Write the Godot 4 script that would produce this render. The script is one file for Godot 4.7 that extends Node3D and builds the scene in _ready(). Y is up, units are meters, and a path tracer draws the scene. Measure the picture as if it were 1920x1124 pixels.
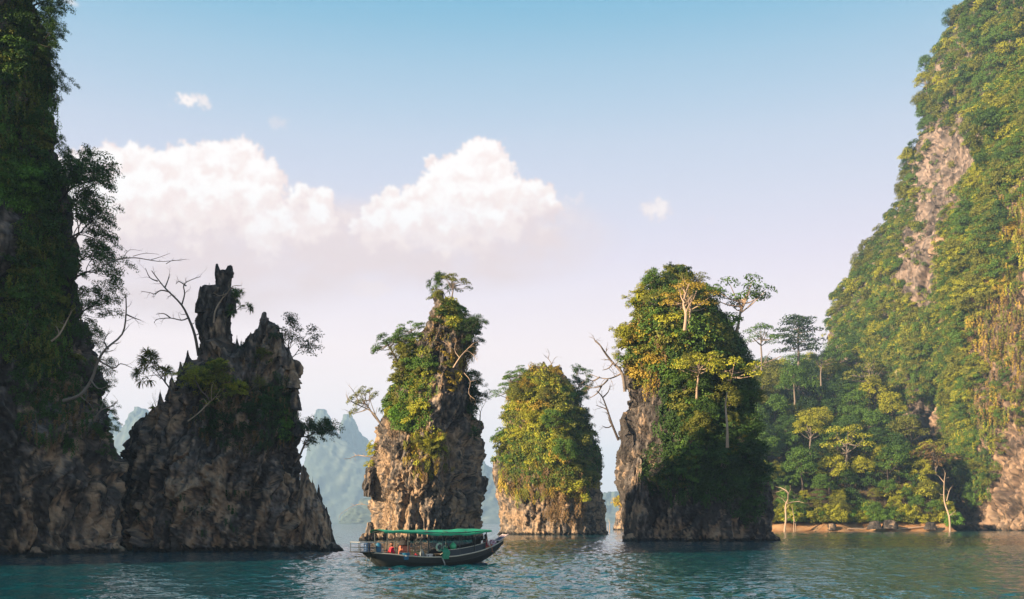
extends Node3D
# A lake among limestone pillars, late sun from the left. Units are metres, y is up, the eye stands 3 m above the water.
# at(x, y, depth) turns a direction of the photograph and a distance into a point of the place.

const LENS := 1844.0
const HORIZON := 980.0
const EYE := 3.0

var rng := RandomNumberGenerator.new()
var taken := {}
var n_big := FastNoiseLite.new()
var n_mid := FastNoiseLite.new()
var n_fine := FastNoiseLite.new()
var n_cell := FastNoiseLite.new()
var n_slab := FastNoiseLite.new()
var n_ridge := FastNoiseLite.new()
var leaf_tint := {}
var bark := {}
var rock_mat: StandardMaterial3D

func at(px: float, py: float, depth: float) -> Vector3:
	return Vector3((px - 960.0) / LENS * depth, EYE + (HORIZON - py) / LENS * depth, -depth)

func numbered(called: String) -> String:
	var n: int = taken.get(called, -1) + 1
	taken[called] = n
	return called if n == 0 else "%s_%03d" % [called, n]

func tag(o: Node3D, label: String, category := "", group := "", kind := "") -> Node3D:
	if label: o.set_meta("label", label)
	if category: o.set_meta("category", category)
	if group: o.set_meta("group", group)
	if kind: o.set_meta("kind", kind)
	return o

func base(called: String, where: Vector3, turn := 0.0) -> Node3D:
	var o := Node3D.new()
	o.name = numbered(called)
	add_child(o)
	o.position = where
	o.rotation.y = turn
	return o

func mesh_node(called: String, mesh: Mesh, mat: Material, parent: Node = null) -> MeshInstance3D:
	var o := MeshInstance3D.new()
	o.name = numbered(called) if parent == null else called
	o.mesh = mesh
	o.material_override = mat
	if parent == null: add_child(o)
	else: parent.add_child(o, true)
	return o

func plain(c: Color, rough := 0.8, metal := 0.0) -> StandardMaterial3D:
	var m := StandardMaterial3D.new()
	m.albedo_color = c.linear_to_srgb()
	m.roughness = rough
	m.metallic = metal
	return m

# ---------------------------------------------------------------- a small mesh collector
class Buf:
	var v := PackedVector3Array()
	var n := PackedVector3Array()
	var c := PackedColorArray()
	var i := PackedInt32Array()

	func mesh() -> ArrayMesh:
		var a := []
		a.resize(Mesh.ARRAY_MAX)
		a[Mesh.ARRAY_VERTEX] = v
		a[Mesh.ARRAY_NORMAL] = n
		if c.size() == v.size(): a[Mesh.ARRAY_COLOR] = c
		a[Mesh.ARRAY_INDEX] = i
		var m := ArrayMesh.new()
		m.add_surface_from_arrays(Mesh.PRIMITIVE_TRIANGLES, a)
		return m

	func quad(a: Vector3, b: Vector3, d: Vector3, e: Vector3, col := Color.WHITE) -> void:   # seen clockwise from its front
		var nn := (e - b).cross(d - a).normalized()
		var k := v.size()
		v.append_array(PackedVector3Array([a, b, d, e]))
		n.append_array(PackedVector3Array([nn, nn, nn, nn]))
		c.append_array(PackedColorArray([col, col, col, col]))
		i.append_array(PackedInt32Array([k, k + 1, k + 2, k, k + 2, k + 3]))

	# a pointed leaf folded along its midrib: base p, tip direction d, face normal f
	func leaf(p: Vector3, d: Vector3, f: Vector3, long: float, wide: float, col: Color) -> void:
		var s := d.cross(f).normalized() * wide * 0.5
		var up := f * wide * 0.16
		var mid := p + d * long * 0.5
		var tip := p + d * long - f * long * 0.12
		var k := v.size()
		v.append_array(PackedVector3Array([p, mid + s + up, tip, mid - s + up]))
		var nl := (f - s.normalized() * 0.3).normalized()
		var nr := (f + s.normalized() * 0.3).normalized()
		n.append_array(PackedVector3Array([f, nl, f, nr]))
		c.append_array(PackedColorArray([col, col, col, col]))
		i.append_array(PackedInt32Array([k, k + 2, k + 1, k, k + 3, k + 2]))

	func tube(pts: Array, rad: Array, sides := 6, col := Color.WHITE) -> void:
		var k := v.size()
		var m := pts.size()
		for a in m:
			var t: Vector3 = (pts[mini(a + 1, m - 1)] - pts[maxi(a - 1, 0)]).normalized()
			var x := t.cross(Vector3(0.31, 0.2, 0.93)).normalized()
			var y := t.cross(x)
			for b in sides:
				var g := TAU * b / sides
				var o := x * cos(g) + y * sin(g)
				v.append(pts[a] + o * rad[a])
				n.append(o)
				c.append(col)
		for a in m - 1:
			for b in sides:
				var b2 := (b + 1) % sides
				var p := k + a * sides + b
				var q := k + a * sides + b2
				i.append_array(PackedInt32Array([p, q + sides, q, p, p + sides, q + sides]))
		for e in [0, m - 1]:
			var w := v.size()
			v.append(pts[e])
			n.append((pts[e] - pts[1 if e == 0 else m - 2]).normalized())
			c.append(col)
			for b in sides:
				var p: int = k + e * sides + b
				var q: int = k + e * sides + (b + 1) % sides
				i.append_array(PackedInt32Array([w, p, q] if e == 0 else [w, q, p]))

	func box(x: Transform3D, s: Vector3, bev := 0.0, col := Color.WHITE) -> void:
		# a box with its long edges chamfered
		var h := s * 0.5
		var b := minf(bev, minf(h.x, minf(h.y, h.z)) * 0.5)
		for ax in 3:
			for sg in [-1.0, 1.0]:
				var u := (ax + 1) % 3
				var w := (ax + 2) % 3
				var p := []
				for q in [[-1, -1], [1, -1], [1, 1], [-1, 1]]:
					var r := Vector3()
					r[ax] = h[ax] * sg
					r[u] = (h[u] - b) * q[0]
					r[w] = (h[w] - b) * q[1]
					p.append(x * r)
				quad_out(p, x.origin, col)
		if b <= 0.0: return
		for ax in 3:
			var u := (ax + 1) % 3
			var w := (ax + 2) % 3
			for su in [-1.0, 1.0]:
				for sw in [-1.0, 1.0]:
					var p := []
					for q in [[-1, 0], [1, 0], [1, 1], [-1, 1]]:
						var r := Vector3()
						r[ax] = (h[ax] - b) * q[0]
						r[u] = (h[u] - (b if q[1] == 1 else 0.0)) * su
						r[w] = (h[w] - (0.0 if q[1] == 1 else b)) * sw
						p.append(x * r)
					quad_out(p, x.origin, col)

	# a quad that faces away from a centre
	func quad_out(p: Array, centre: Vector3, col: Color) -> void:
		var m: Vector3 = (p[0] + p[1] + p[2] + p[3]) * 0.25 - centre
		if (p[3] - p[1]).cross(p[2] - p[0]).dot(m) > 0.0: quad(p[0], p[1], p[2], p[3], col)
		else: quad(p[3], p[2], p[1], p[0], col)

	# turns every triangle to the side that its normals say
	func face_out() -> void:
		for k in range(0, i.size(), 3):
			if (v[i[k + 2]] - v[i[k]]).cross(v[i[k + 1]] - v[i[k]]).dot(n[i[k]] + n[i[k + 1]] + n[i[k + 2]]) < 0.0:
				var t := i[k + 1]
				i[k + 1] = i[k + 2]
				i[k + 2] = t

	# a ball stretched by s, roughened by a noise
	func ball(x: Transform3D, s: Vector3, rings := 8, sides := 12, col := Color.WHITE) -> void:
		var k := v.size()
		for a in rings + 1:
			for b in sides + 1:
				var o := Vector3(sin(PI * a / rings) * cos(TAU * b / sides), cos(PI * a / rings), sin(PI * a / rings) * sin(TAU * b / sides))
				v.append(x * (o * s))
				n.append((x.basis * (o / s)).normalized())
				c.append(col)
		for a in rings:
			for b in sides:
				var p := k + a * (sides + 1) + b
				var q := p + sides + 1
				i.append_array(PackedInt32Array([p, q + 1, p + 1, p, q, q + 1]))

# ---------------------------------------------------------------- camera, sky, sun
func make_camera_and_light() -> void:
	var cam := Camera3D.new()
	cam.name = "camera"
	cam.projection = Camera3D.PROJECTION_FRUSTUM      # a level lens shifted upwards
	cam.near = 0.5
	cam.far = 30000.0
	cam.size = cam.near * 1124.0 / LENS
	cam.frustum_offset = Vector2(0, cam.near * (HORIZON - 562.0) / LENS)
	cam.position = Vector3(0, EYE, 0)
	add_child(cam)
	cam.current = true
	var sun := DirectionalLight3D.new()
	sun.name = "sun"
	sun.light_color = Color(1.0, 0.88, 0.73)
	sun.light_energy = 1.6
	sun.light_angular_distance = 0.6
	sun.shadow_enabled = true
	add_child(sun)
	sun.look_at_from_position(Vector3(-100, 38, 58), Vector3.ZERO)
	var sky_mat := PanoramaSkyMaterial.new()
	sky_mat.panorama = ImageTexture.create_from_image(sky_image())
	var sky := Sky.new()
	sky.sky_material = sky_mat
	var e := Environment.new()
	e.background_mode = Environment.BG_SKY
	e.sky = sky
	e.background_energy_multiplier = SKY_ENERGY
	e.tonemap_mode = Environment.TONE_MAPPER_LINEAR
	e.tonemap_exposure = EXPOSURE
	e.fog_enabled = true
	e.fog_density = 0.00019
	e.fog_light_color = Color(0.68, 0.84, 1.0)
	e.sdfgi_enabled = true
	e.ssao_enabled = true
	e.ssil_enabled = true
	var w := WorldEnvironment.new()
	w.name = "world_environment"
	w.environment = e
	add_child(w)

const EXPOSURE := 3.6
const SKY_ENERGY := 0.37

# air: colours by the height above the horizon, the same all round
func air(el: float) -> Color:
	var stops := [[-90.0, Color(0.60, 0.57, 0.57)], [0.0, Color(1.0, 0.925, 0.895)], [5.0, Color(0.99, 0.908, 0.888)], [10.0, Color(0.95, 0.876, 0.868)], [15.0, Color(0.838, 0.797, 0.848)], [21.0, Color(0.705, 0.742, 0.812)], [25.0, Color(0.565, 0.69, 0.78)], [28.5, Color(0.40, 0.63, 0.748)], [40.0, Color(0.30, 0.54, 0.68)], [90.0, Color(0.20, 0.40, 0.57)]]
	for k in stops.size() - 1:
		if el <= stops[k + 1][0]:
			return stops[k][1].lerp(stops[k + 1][1], (el - stops[k][0]) / (stops[k + 1][0] - stops[k][0]))
	return stops[-1][1]

func sky_image() -> Image:
	var W := 4096
	var H := 2048
	var strip := Image.create(1, H, false, Image.FORMAT_RGBA8)
	for y in H:
		strip.set_pixel(0, y, air(90.0 - (y + 0.5) / H * 180.0))
	strip.resize(W, H, Image.INTERPOLATE_NEAREST)
	var bank := cloud_bank()
	var r := Rect2i(0, 0, bank.get_width(), bank.get_height())
	var y0 := int((90.0 - 31.0) / 180.0 * H)
	var turned: Image = bank.duplicate()
	turned.flip_x()
	# the first column looks straight ahead; more of the same sky stands to the sides and behind
	for k in [[-366, false, 0], [420, true, 10], [1150, false, 16], [1900, true, 8], [2650, false, 14], [-366 + 4096, false, 0]]:
		strip.blend_rect(turned if k[1] else bank, r, Vector2i(k[0], y0 + k[2]))
	return strip

# the cumulus bank: heaped puffs, bright where the sun reaches them, pink grey and soft below
func cloud_bank() -> Image:
	var w := 700
	var h := 330
	var img := Image.create(w, h, false, Image.FORMAT_RGBA8)
	# puffs in the photograph's own measure: x, y, radius
	var puffs := [[90, 345, 56], [60, 400, 80], [150, 330, 52], [205, 318, 52], [250, 312, 46], [300, 316, 42], [345, 312, 48], [395, 308, 50], [440, 316, 62], [490, 340, 48], [470, 400, 70], [380, 400, 90], [270, 400, 90], [170, 410, 80], [560, 372, 30], [600, 382, 30], [590, 430, 50], [520, 450, 70],
		[905, 300, 46], [870, 330, 52], [935, 330, 34], [840, 350, 55], [806, 302, 11], [790, 372, 40], [880, 380, 75], [960, 380, 55], [1005, 372, 38], [1030, 388, 26], [728, 372, 26], [712, 388, 26], [745, 396, 36], [690, 402, 14], [675, 425, 24], [720, 440, 50], [800, 440, 70], [880, 450, 70], [950, 430, 50]]
	var small := [[348, 186, 26, 14, 1.0], [378, 190, 18, 12, 0.8], [522, 231, 22, 10, 0.35], [1228, 392, 34, 20, 0.85], [1080, 373, 20, 7, 0.4], [1330, 412, 12, 6, 0.25], [640, 482, 22, 10, 0.35], [130, 4, 20, 9, 0.6], [690, 540, 60, 16, 0.5], [620, 490, 40, 20, 0.4]]
	var n := FastNoiseLite.new()
	n.seed = 11
	n.frequency = 1.0
	n.fractal_octaves = 5
	n.fractal_gain = 0.55
	for y in h:
		var el := deg_to_rad(31.0 - y / 2048.0 * 180.0)
		for x in w:
			var az := deg_to_rad((x - 366) / 4096.0 * 360.0)
			var px := 960.0 + LENS * tan(az)
			var py := HORIZON - LENS * tan(el) / cos(az)
			if py > 760.0: continue
			var wx := px + 15.0 * n.get_noise_2d(px / 34.0, py / 34.0) + 7.0 * n.get_noise_2d(px / 11.0 + 70.0, py / 11.0)
			var wy := py + 15.0 * n.get_noise_2d(px / 34.0 + 40.0, py / 34.0) + 7.0 * n.get_noise_2d(px / 11.0, py / 11.0 + 70.0)
			var a := 0.0
			var lit := 0.0
			var thick := 0.0
			for p in puffs:
				var dx: float = wx - p[0]
				var dy: float = wy - p[1]
				var q: float = 1.0 - sqrt(dx * dx + dy * dy) / p[2]
				if q < -0.12: continue
				var edge := smoothstep(-0.02, 0.1, q)
				a = a + edge * (1.0 - a)
				var f := clampf((-dy * 0.85 - dx * 0.35) / p[2] * 0.6 + 0.5, 0.0, 1.0)
				lit = lerpf(lit, f, smoothstep(-0.02, 0.22, q))
				thick += clampf(q, 0.0, 1.0)
			var low := smoothstep(350.0, 640.0, wy + (px - 600.0) * 0.03 + 60.0 * n.get_noise_2d(px / 160.0 + 9.0, py / 90.0))
			# the soft skirts that hang under both heaps
			var skirt := smoothstep(0.0, 1.0, 1.35 - pow((px - 370.0) / 350.0, 2.0) - pow((py - 465.0) / 145.0, 2.0)) + smoothstep(0.0, 1.0, 1.25 - pow((px - 850.0) / 300.0, 2.0) - pow((py - 445.0) / 105.0, 2.0))
			skirt *= smoothstep(300.0, 420.0, wy) * (0.8 + 0.6 * n.get_noise_2d(px / 120.0, py / 70.0 + 5.0))
			a = maxf(a * (1.0 - low * 0.6), clampf(skirt, 0.0, 0.92))
			var bright := clampf(0.22 + 0.8 * lit - 0.05 * thick - 0.75 * low + 0.5 * n.get_noise_2d(wx / 45.0, wy / 34.0), 0.0, 1.0)
			for p in small:
				var q: float = 1.0 - pow((wx - p[0]) / p[2], 2.0) - pow((wy - p[1]) / p[3], 2.0) + 0.6 * n.get_noise_2d(px / 12.0, py / 9.0)
				var s: float = smoothstep(0.0, 0.9, q) * p[4]
				if s > 0.0:
					bright = lerpf(bright, 0.72, s * (1.0 - a))
					a = a + s * (1.0 - a)
			if a < 0.004: continue
			var col := Color(0.85, 0.77, 0.765).lerp(Color(0.91, 0.84, 0.818), smoothstep(0.0, 0.5, bright)).lerp(Color(0.94, 0.915, 0.905), smoothstep(0.45, 0.9, bright))
			col.a = a
			img.set_pixel(x, y, col)
	return img

# ---------------------------------------------------------------- water
func make_water() -> void:
	var rows := [-400.0, -60.0, 0.0, 16.0, 26.0]
	var d := 30.0
	while d < 420.0:
		rows.append(d)
		d += 0.2 * pow(d / 38.0, 1.45)
	rows.append_array([450.0, 520.0, 640.0, 850.0, 1200.0, 1700.0, 2600.0, 4000.0, 7000.0])
	var cols := [-14.0, -5.0, -2.4, -1.5]
	var half := 200
	for k in range(-half, half + 1): cols.append(float(k) / half)
	cols.append_array([1.5, 2.4, 5.0, 14.0])
	var nr := rows.size()
	var nc := cols.size()
	var wave := FastNoiseLite.new()
	wave.seed = 5
	wave.frequency = 1.0
	wave.fractal_type = FastNoiseLite.FRACTAL_NONE
	var h := PackedVector3Array()
	h.resize(nr * nc)
	for r in nr:
		var z: float = rows[r]
		var wide := 8.0 + maxf(z, 28.0) * 0.56
		var calm := smoothstep(26.0, 30.0, z) * (1.0 - smoothstep(250.0, 410.0, z))
		for c in nc:
			var x: float = cols[c] * wide
			var y := 0.0
			if calm > 0.0 and absf(cols[c]) < 1.0:
				# breeze patches make rougher and calmer water
				var gust := 0.35 + 1.25 * smoothstep(-0.4, 0.4, wave.get_noise_2d(x / 46.0 + 3.0, z / 80.0))
				y = 0.066 * wave.get_noise_2d(x / 3.4 + z / 14.0, z / 3.0) + 0.066 * gust * wave.get_noise_2d(x / 1.5 + 50.0, z / 1.25 - x / 6.0) + 0.04 * gust * wave.get_noise_2d(x / 0.8 - 90.0, z / 0.7 + x / 5.0)
				y *= calm
			h[r * nc + c] = Vector3(x, y, -z)
	var b := Buf.new()
	b.v = h
	b.n.resize(nr * nc)
	for r in nr:
		for c in nc:
			var dx := h[r * nc + mini(c + 1, nc - 1)] - h[r * nc + maxi(c - 1, 0)]
			var dz := h[mini(r + 1, nr - 1) * nc + c] - h[maxi(r - 1, 0) * nc + c]
			b.n[r * nc + c] = dx.cross(dz).normalized()
	for r in nr - 1:
		for c in nc - 1:
			var p := r * nc + c
			b.i.append_array(PackedInt32Array([p, p + nc, p + nc + 1, p, p + nc + 1, p + 1]))
	var m := StandardMaterial3D.new()
	m.albedo_color = Color(0.0025, 0.058, 0.074).linear_to_srgb()
	m.roughness = 0.06
	m.metallic_specular = 0.36
	var fn := FastNoiseLite.new()
	fn.seed = 3
	fn.frequency = 0.012
	fn.fractal_octaves = 4
	fn.fractal_gain = 0.6
	var rip := NoiseTexture2D.new()
	rip.width = 512
	rip.height = 512
	rip.seamless = true
	rip.noise = fn
	m.heightmap_enabled = true
	m.heightmap_texture = rip
	m.heightmap_scale = 9.0
	m.uv1_triplanar = true
	m.uv1_world_triplanar = true
	m.uv1_scale = Vector3(0.11, 0.11, 0.11)
	tag(mesh_node("water", b.mesh(), m), "rippled teal lake water around all the rock pillars", "lake", "", "structure")

# ---------------------------------------------------------------- rock
# A rock is a loft: rows of [photo y, left x, right x] at one depth, a footprint polygon, noise for flutes, cracks and ledges.
func footprint(poly: Array, count: int) -> PackedVector2Array:
	var pts := PackedVector2Array(poly)
	for k in 2:                                                 # round the corners off
		var out := PackedVector2Array()
		for i in pts.size():
			var a := pts[i]
			var b := pts[(i + 1) % pts.size()]
			out.append(a.lerp(b, 0.22))
			out.append(a.lerp(b, 0.78))
		pts = out
	var lo := Vector2(9, 9)
	var hi := -lo
	for p in pts:
		lo = lo.min(p)
		hi = hi.max(p)
	var total := 0.0
	for i in pts.size(): total += pts[i].distance_to(pts[(i + 1) % pts.size()])
	var res := PackedVector2Array()
	var seg := 0
	var gone := 0.0
	for k in count:
		var want := total * k / count
		while true:
			var l := pts[seg].distance_to(pts[(seg + 1) % pts.size()])
			if gone + l >= want or seg == pts.size() - 1:
				var p := pts[seg].lerp(pts[(seg + 1) % pts.size()], (want - gone) / maxf(l, 1e-6))
				res.append((p - lo) / (hi - lo) * 2.0 - Vector2.ONE)
				break
			gone += l
			seg += 1
	return res

const SQUARE := [Vector2(-1, -0.5), Vector2(-0.55, -1), Vector2(0.55, -1), Vector2(1, -0.5), Vector2(1, 0.5), Vector2(0.55, 1), Vector2(-0.55, 1), Vector2(-1, 0.5)]

# rows: bottom first. o: nc, nr, deep (half depth over half width), deep_most, amp (roughness), seed, top (dome height)
func rock_grid(rows: Array, depth: float, poly: Array, o: Dictionary) -> Dictionary:
	var nc: int = o.get("nc", 200)
	var nr: int = o.get("nr", 200)
	var amp: float = o.get("amp", 1.0)
	var sd: float = o.get("seed", 0.0)
	var deep: float = o.get("deep", 1.0)
	var most: float = o.get("deep_most", 1e9)
	var size: float = o.get("grain", 1.0)
	var dome: float = o.get("top", 1.0)
	var lean_z: float = o.get("lean_z", 0.0)
	var foot := footprint(poly, nc)
	var y0: float = at(0, rows[0][0], depth).y if o.get("dry", false) else -2.0
	var y1: float = at(0, rows[-1][0], depth).y
	var v := PackedVector3Array()
	v.resize((nr + 1) * nc)
	var cap := maxi(5, nr / 24)
	for r in nr + 1:
		var t := float(r) / (nr - cap)
		var shrink := 1.0
		var y := y0 + (y1 - y0) * minf(t, 1.0)
		if r > nr - cap:
			var q := float(r - (nr - cap)) / cap
			shrink = sqrt(maxf(0.0, 1.0 - q * q)) if q < 0.999 else 0.0
			y = y1 + dome * q
		var py := HORIZON - (minf(y, y1) - EYE) / depth * LENS
		var xl: float = rows[0][1]
		var xr: float = rows[0][2]
		for k in rows.size() - 1:
			if py <= rows[k][0] and py >= rows[k + 1][0] - 0.01:
				var f: float = (rows[k][0] - py) / maxf(rows[k][0] - rows[k + 1][0], 0.001)
				xl = lerpf(rows[k][1], rows[k + 1][1], f)
				xr = lerpf(rows[k][2], rows[k + 1][2], f)
				break
		var cx := ((xl + xr) * 0.5 - 960.0) / LENS * depth
		var rx := (xr - xl) * 0.5 / LENS * depth * shrink
		var rz := minf(rx * deep, most)
		for c in nc:
			var f := foot[c]
			var out := Vector3(f.x * 0.9, 0, f.y).normalized()
			var p := Vector3(cx + rx * f.x, y, -depth + rz * f.y + lean_z * (y - y0))
			var x := p.x / size + sd
			var yy := p.y / size
			var z := p.z / size
			var bend := n_mid.get_noise_3d(x / 7.0, yy / 9.0, z / 7.0)
			var sx := x + bend * 1.6 - yy * 0.22                    # joints lean
			var sz := z - bend * 1.6 + yy * 0.10
			var flute := n_ridge.get_noise_3d(sx / 2.9, yy / 24.0, sz / 2.9)
			var slab := n_slab.get_noise_3d(sx / 6.5, yy / 15.0, sz / 6.5)
			var block := n_slab.get_noise_3d(sx / 2.6 + 7.0, (yy + bend) / 6.5, sz / 2.6)
			var chip := n_slab.get_noise_3d(sx / 1.0 - 9.0, (yy + bend) / 2.3, sz / 1.0)
			var crack := minf(n_cell.get_noise_3d(sx / 3.0, yy / 11.0, sz / 3.0) + 1.0, 0.24)
			var seam := minf(n_cell.get_noise_3d(sx / 1.15 + 3.0, yy / 5.0, sz / 1.15) + 1.0, 0.22)
			var big := n_big.get_noise_3d(x / 12.0, yy / 15.0, z / 12.0)
			var fine := n_fine.get_noise_3d(x / 1.1, yy / 2.6, z / 1.1)
			var ledge := n_mid.get_noise_3d(x / 16.0, (yy + x * 0.22 + bend) / 1.5, z / 16.0)
			var k := minf(1.0, rx / (2.2 * size) + 0.25) * amp * size
			p += out * (1.3 * big + 0.8 * flute + 0.55 * slab + 0.42 * block + 0.22 * chip + 2.6 * crack + 1.3 * seam - 1.35 + 0.2 * fine + 0.22 * ledge) * k * lerpf(1.0, shrink, 0.7)
			p.y += (0.5 * big + 0.5 * fine + 0.6 * block + 0.4 * chip) * k * (1.0 if r > nr - cap else 0.35)
			v[r * nc + c] = p
	var n := PackedVector3Array()
	n.resize(v.size())
	for r in nr + 1:
		for c in nc:
			var du := v[r * nc + (c + 1) % nc] - v[r * nc + (c + nc - 1) % nc]
			var dv := v[mini(r + 1, nr) * nc + c] - v[maxi(r - 1, 0) * nc + c]
			n[r * nc + c] = dv.cross(du).normalized()
	return {"v": v, "n": n, "nc": nc, "nr": nr, "depth": depth}

# colours of the stone: grey lichen crust, brown and ochre stains, and the pale band that the lake has bleached
func rock_colours(g: Dictionary, o: Dictionary) -> PackedColorArray:
	var dark: Color = o.get("dark", Color(0.050, 0.046, 0.043))
	var grey: Color = o.get("grey", Color(0.135, 0.118, 0.104))
	var tan_: Color = o.get("tan", Color(0.26, 0.185, 0.12))
	var pale: Color = o.get("pale", Color(0.36, 0.285, 0.21))
	var band: float = o.get("band", 6.0)                        # how high the bleached stone reaches
	var bias: float = o.get("bias", 0.0)
	var size: float = o.get("grain", 1.0)
	var out := PackedColorArray()
	out.resize(g.v.size())
	for k in g.v.size():
		var p: Vector3 = g.v[k] / size
		var a := n_big.get_noise_3d(p.x / 6.0 + 31.0, p.y / 9.0, p.z / 6.0)
		var s := n_mid.get_noise_3d((p.x - p.y * 0.10) / 1.25, p.y / 22.0 + 17.0, p.z / 1.25)       # run-off streaks
		var f := n_fine.get_noise_3d(p.x / 0.7, p.y / 1.8, p.z / 0.7 + 40.0)
		var m := n_mid.get_noise_3d((p.x - p.y * 0.2) / 2.0 + 5.0, p.y / 6.0, p.z / 2.0)                          # blotches
		var col := dark.lerp(grey, smoothstep(-0.3, 0.35, a * 0.5 + s * 0.6 + f * 0.5 + bias))
		col = col.lerp(tan_, smoothstep(0.0, 0.45, a * 0.6 + m * 0.6 + f * 0.5 + bias * 1.3 - 0.1))
		var edge: float = band + 6.0 * a + 5.0 * s + 2.0 * m
		if p.y * size < edge: col = col.lerp(pale.lerp(tan_, smoothstep(-0.3, 0.3, f + m)), smoothstep(-0.12, 0.2, s * 0.7 + m * 0.9 + f * 0.45 + 0.02))
		col = col.lerp(dark, smoothstep(0.12, 0.42, s * 1.0 - a * 0.3 - bias * 0.7) * 0.85)          # black lichen runs
		if p.y * size < 0.45 + 0.5 * f + 0.3 * s: col = Color(0.02, 0.02, 0.018)                     # weed at the water
		var b := 1.0 + 0.8 * f
		out[k] = Color(col.r * b, col.g * b, col.b * b)
	return out

func rock_join(parts: Array, o: Dictionary) -> ArrayMesh:
	var b := Buf.new()
	for g in parts:
		var k := b.v.size()
		b.v.append_array(g.v)
		b.n.append_array(g.n)
		b.c.append_array(rock_colours(g, o))
		var nc: int = g.nc
		for r in g.nr:
			for c in nc:
				var p: int = k + r * nc + c
				var q: int = k + r * nc + (c + 1) % nc
				b.i.append_array(PackedInt32Array([p, q + nc, p + nc, p, q, q + nc]))
	return b.mesh()

# where a line of sight meets the rocks: the nearest surface point of each small window of directions
const CELL := 6.0
func survey(parts: Array) -> Dictionary:
	var s := {}
	for g in parts:
		for k in g.v.size():
			var p: Vector3 = g.v[k]
			if p.y < 0.2: continue
			var key := Vector2i(int((960.0 + LENS * p.x / -p.z) / CELL), int((HORIZON - LENS * (p.y - EYE) / -p.z) / CELL))
			var was = s.get(key)
			if was == null or was[0].z < p.z: s[key] = [p, g.n[k]]
	return s

func look(s: Dictionary, px: float, py: float) -> Array:
	var key := Vector2i(int(px / CELL), int(py / CELL))
	for r in 4:
		for dx in range(-r, r + 1):
			for dy in range(-r, r + 1):
				if maxi(absi(dx), absi(dy)) != r: continue
				var hit = s.get(key + Vector2i(dx, dy))
				if hit != null: return hit
	return []

var pillar_twisted := {}
var pillar_centre := {}
var pillar_small := {}
var pillar_big := {}
var cliff_left := {}
var spur_right := {}
var cliff_far := {}
var slope := {}

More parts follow.
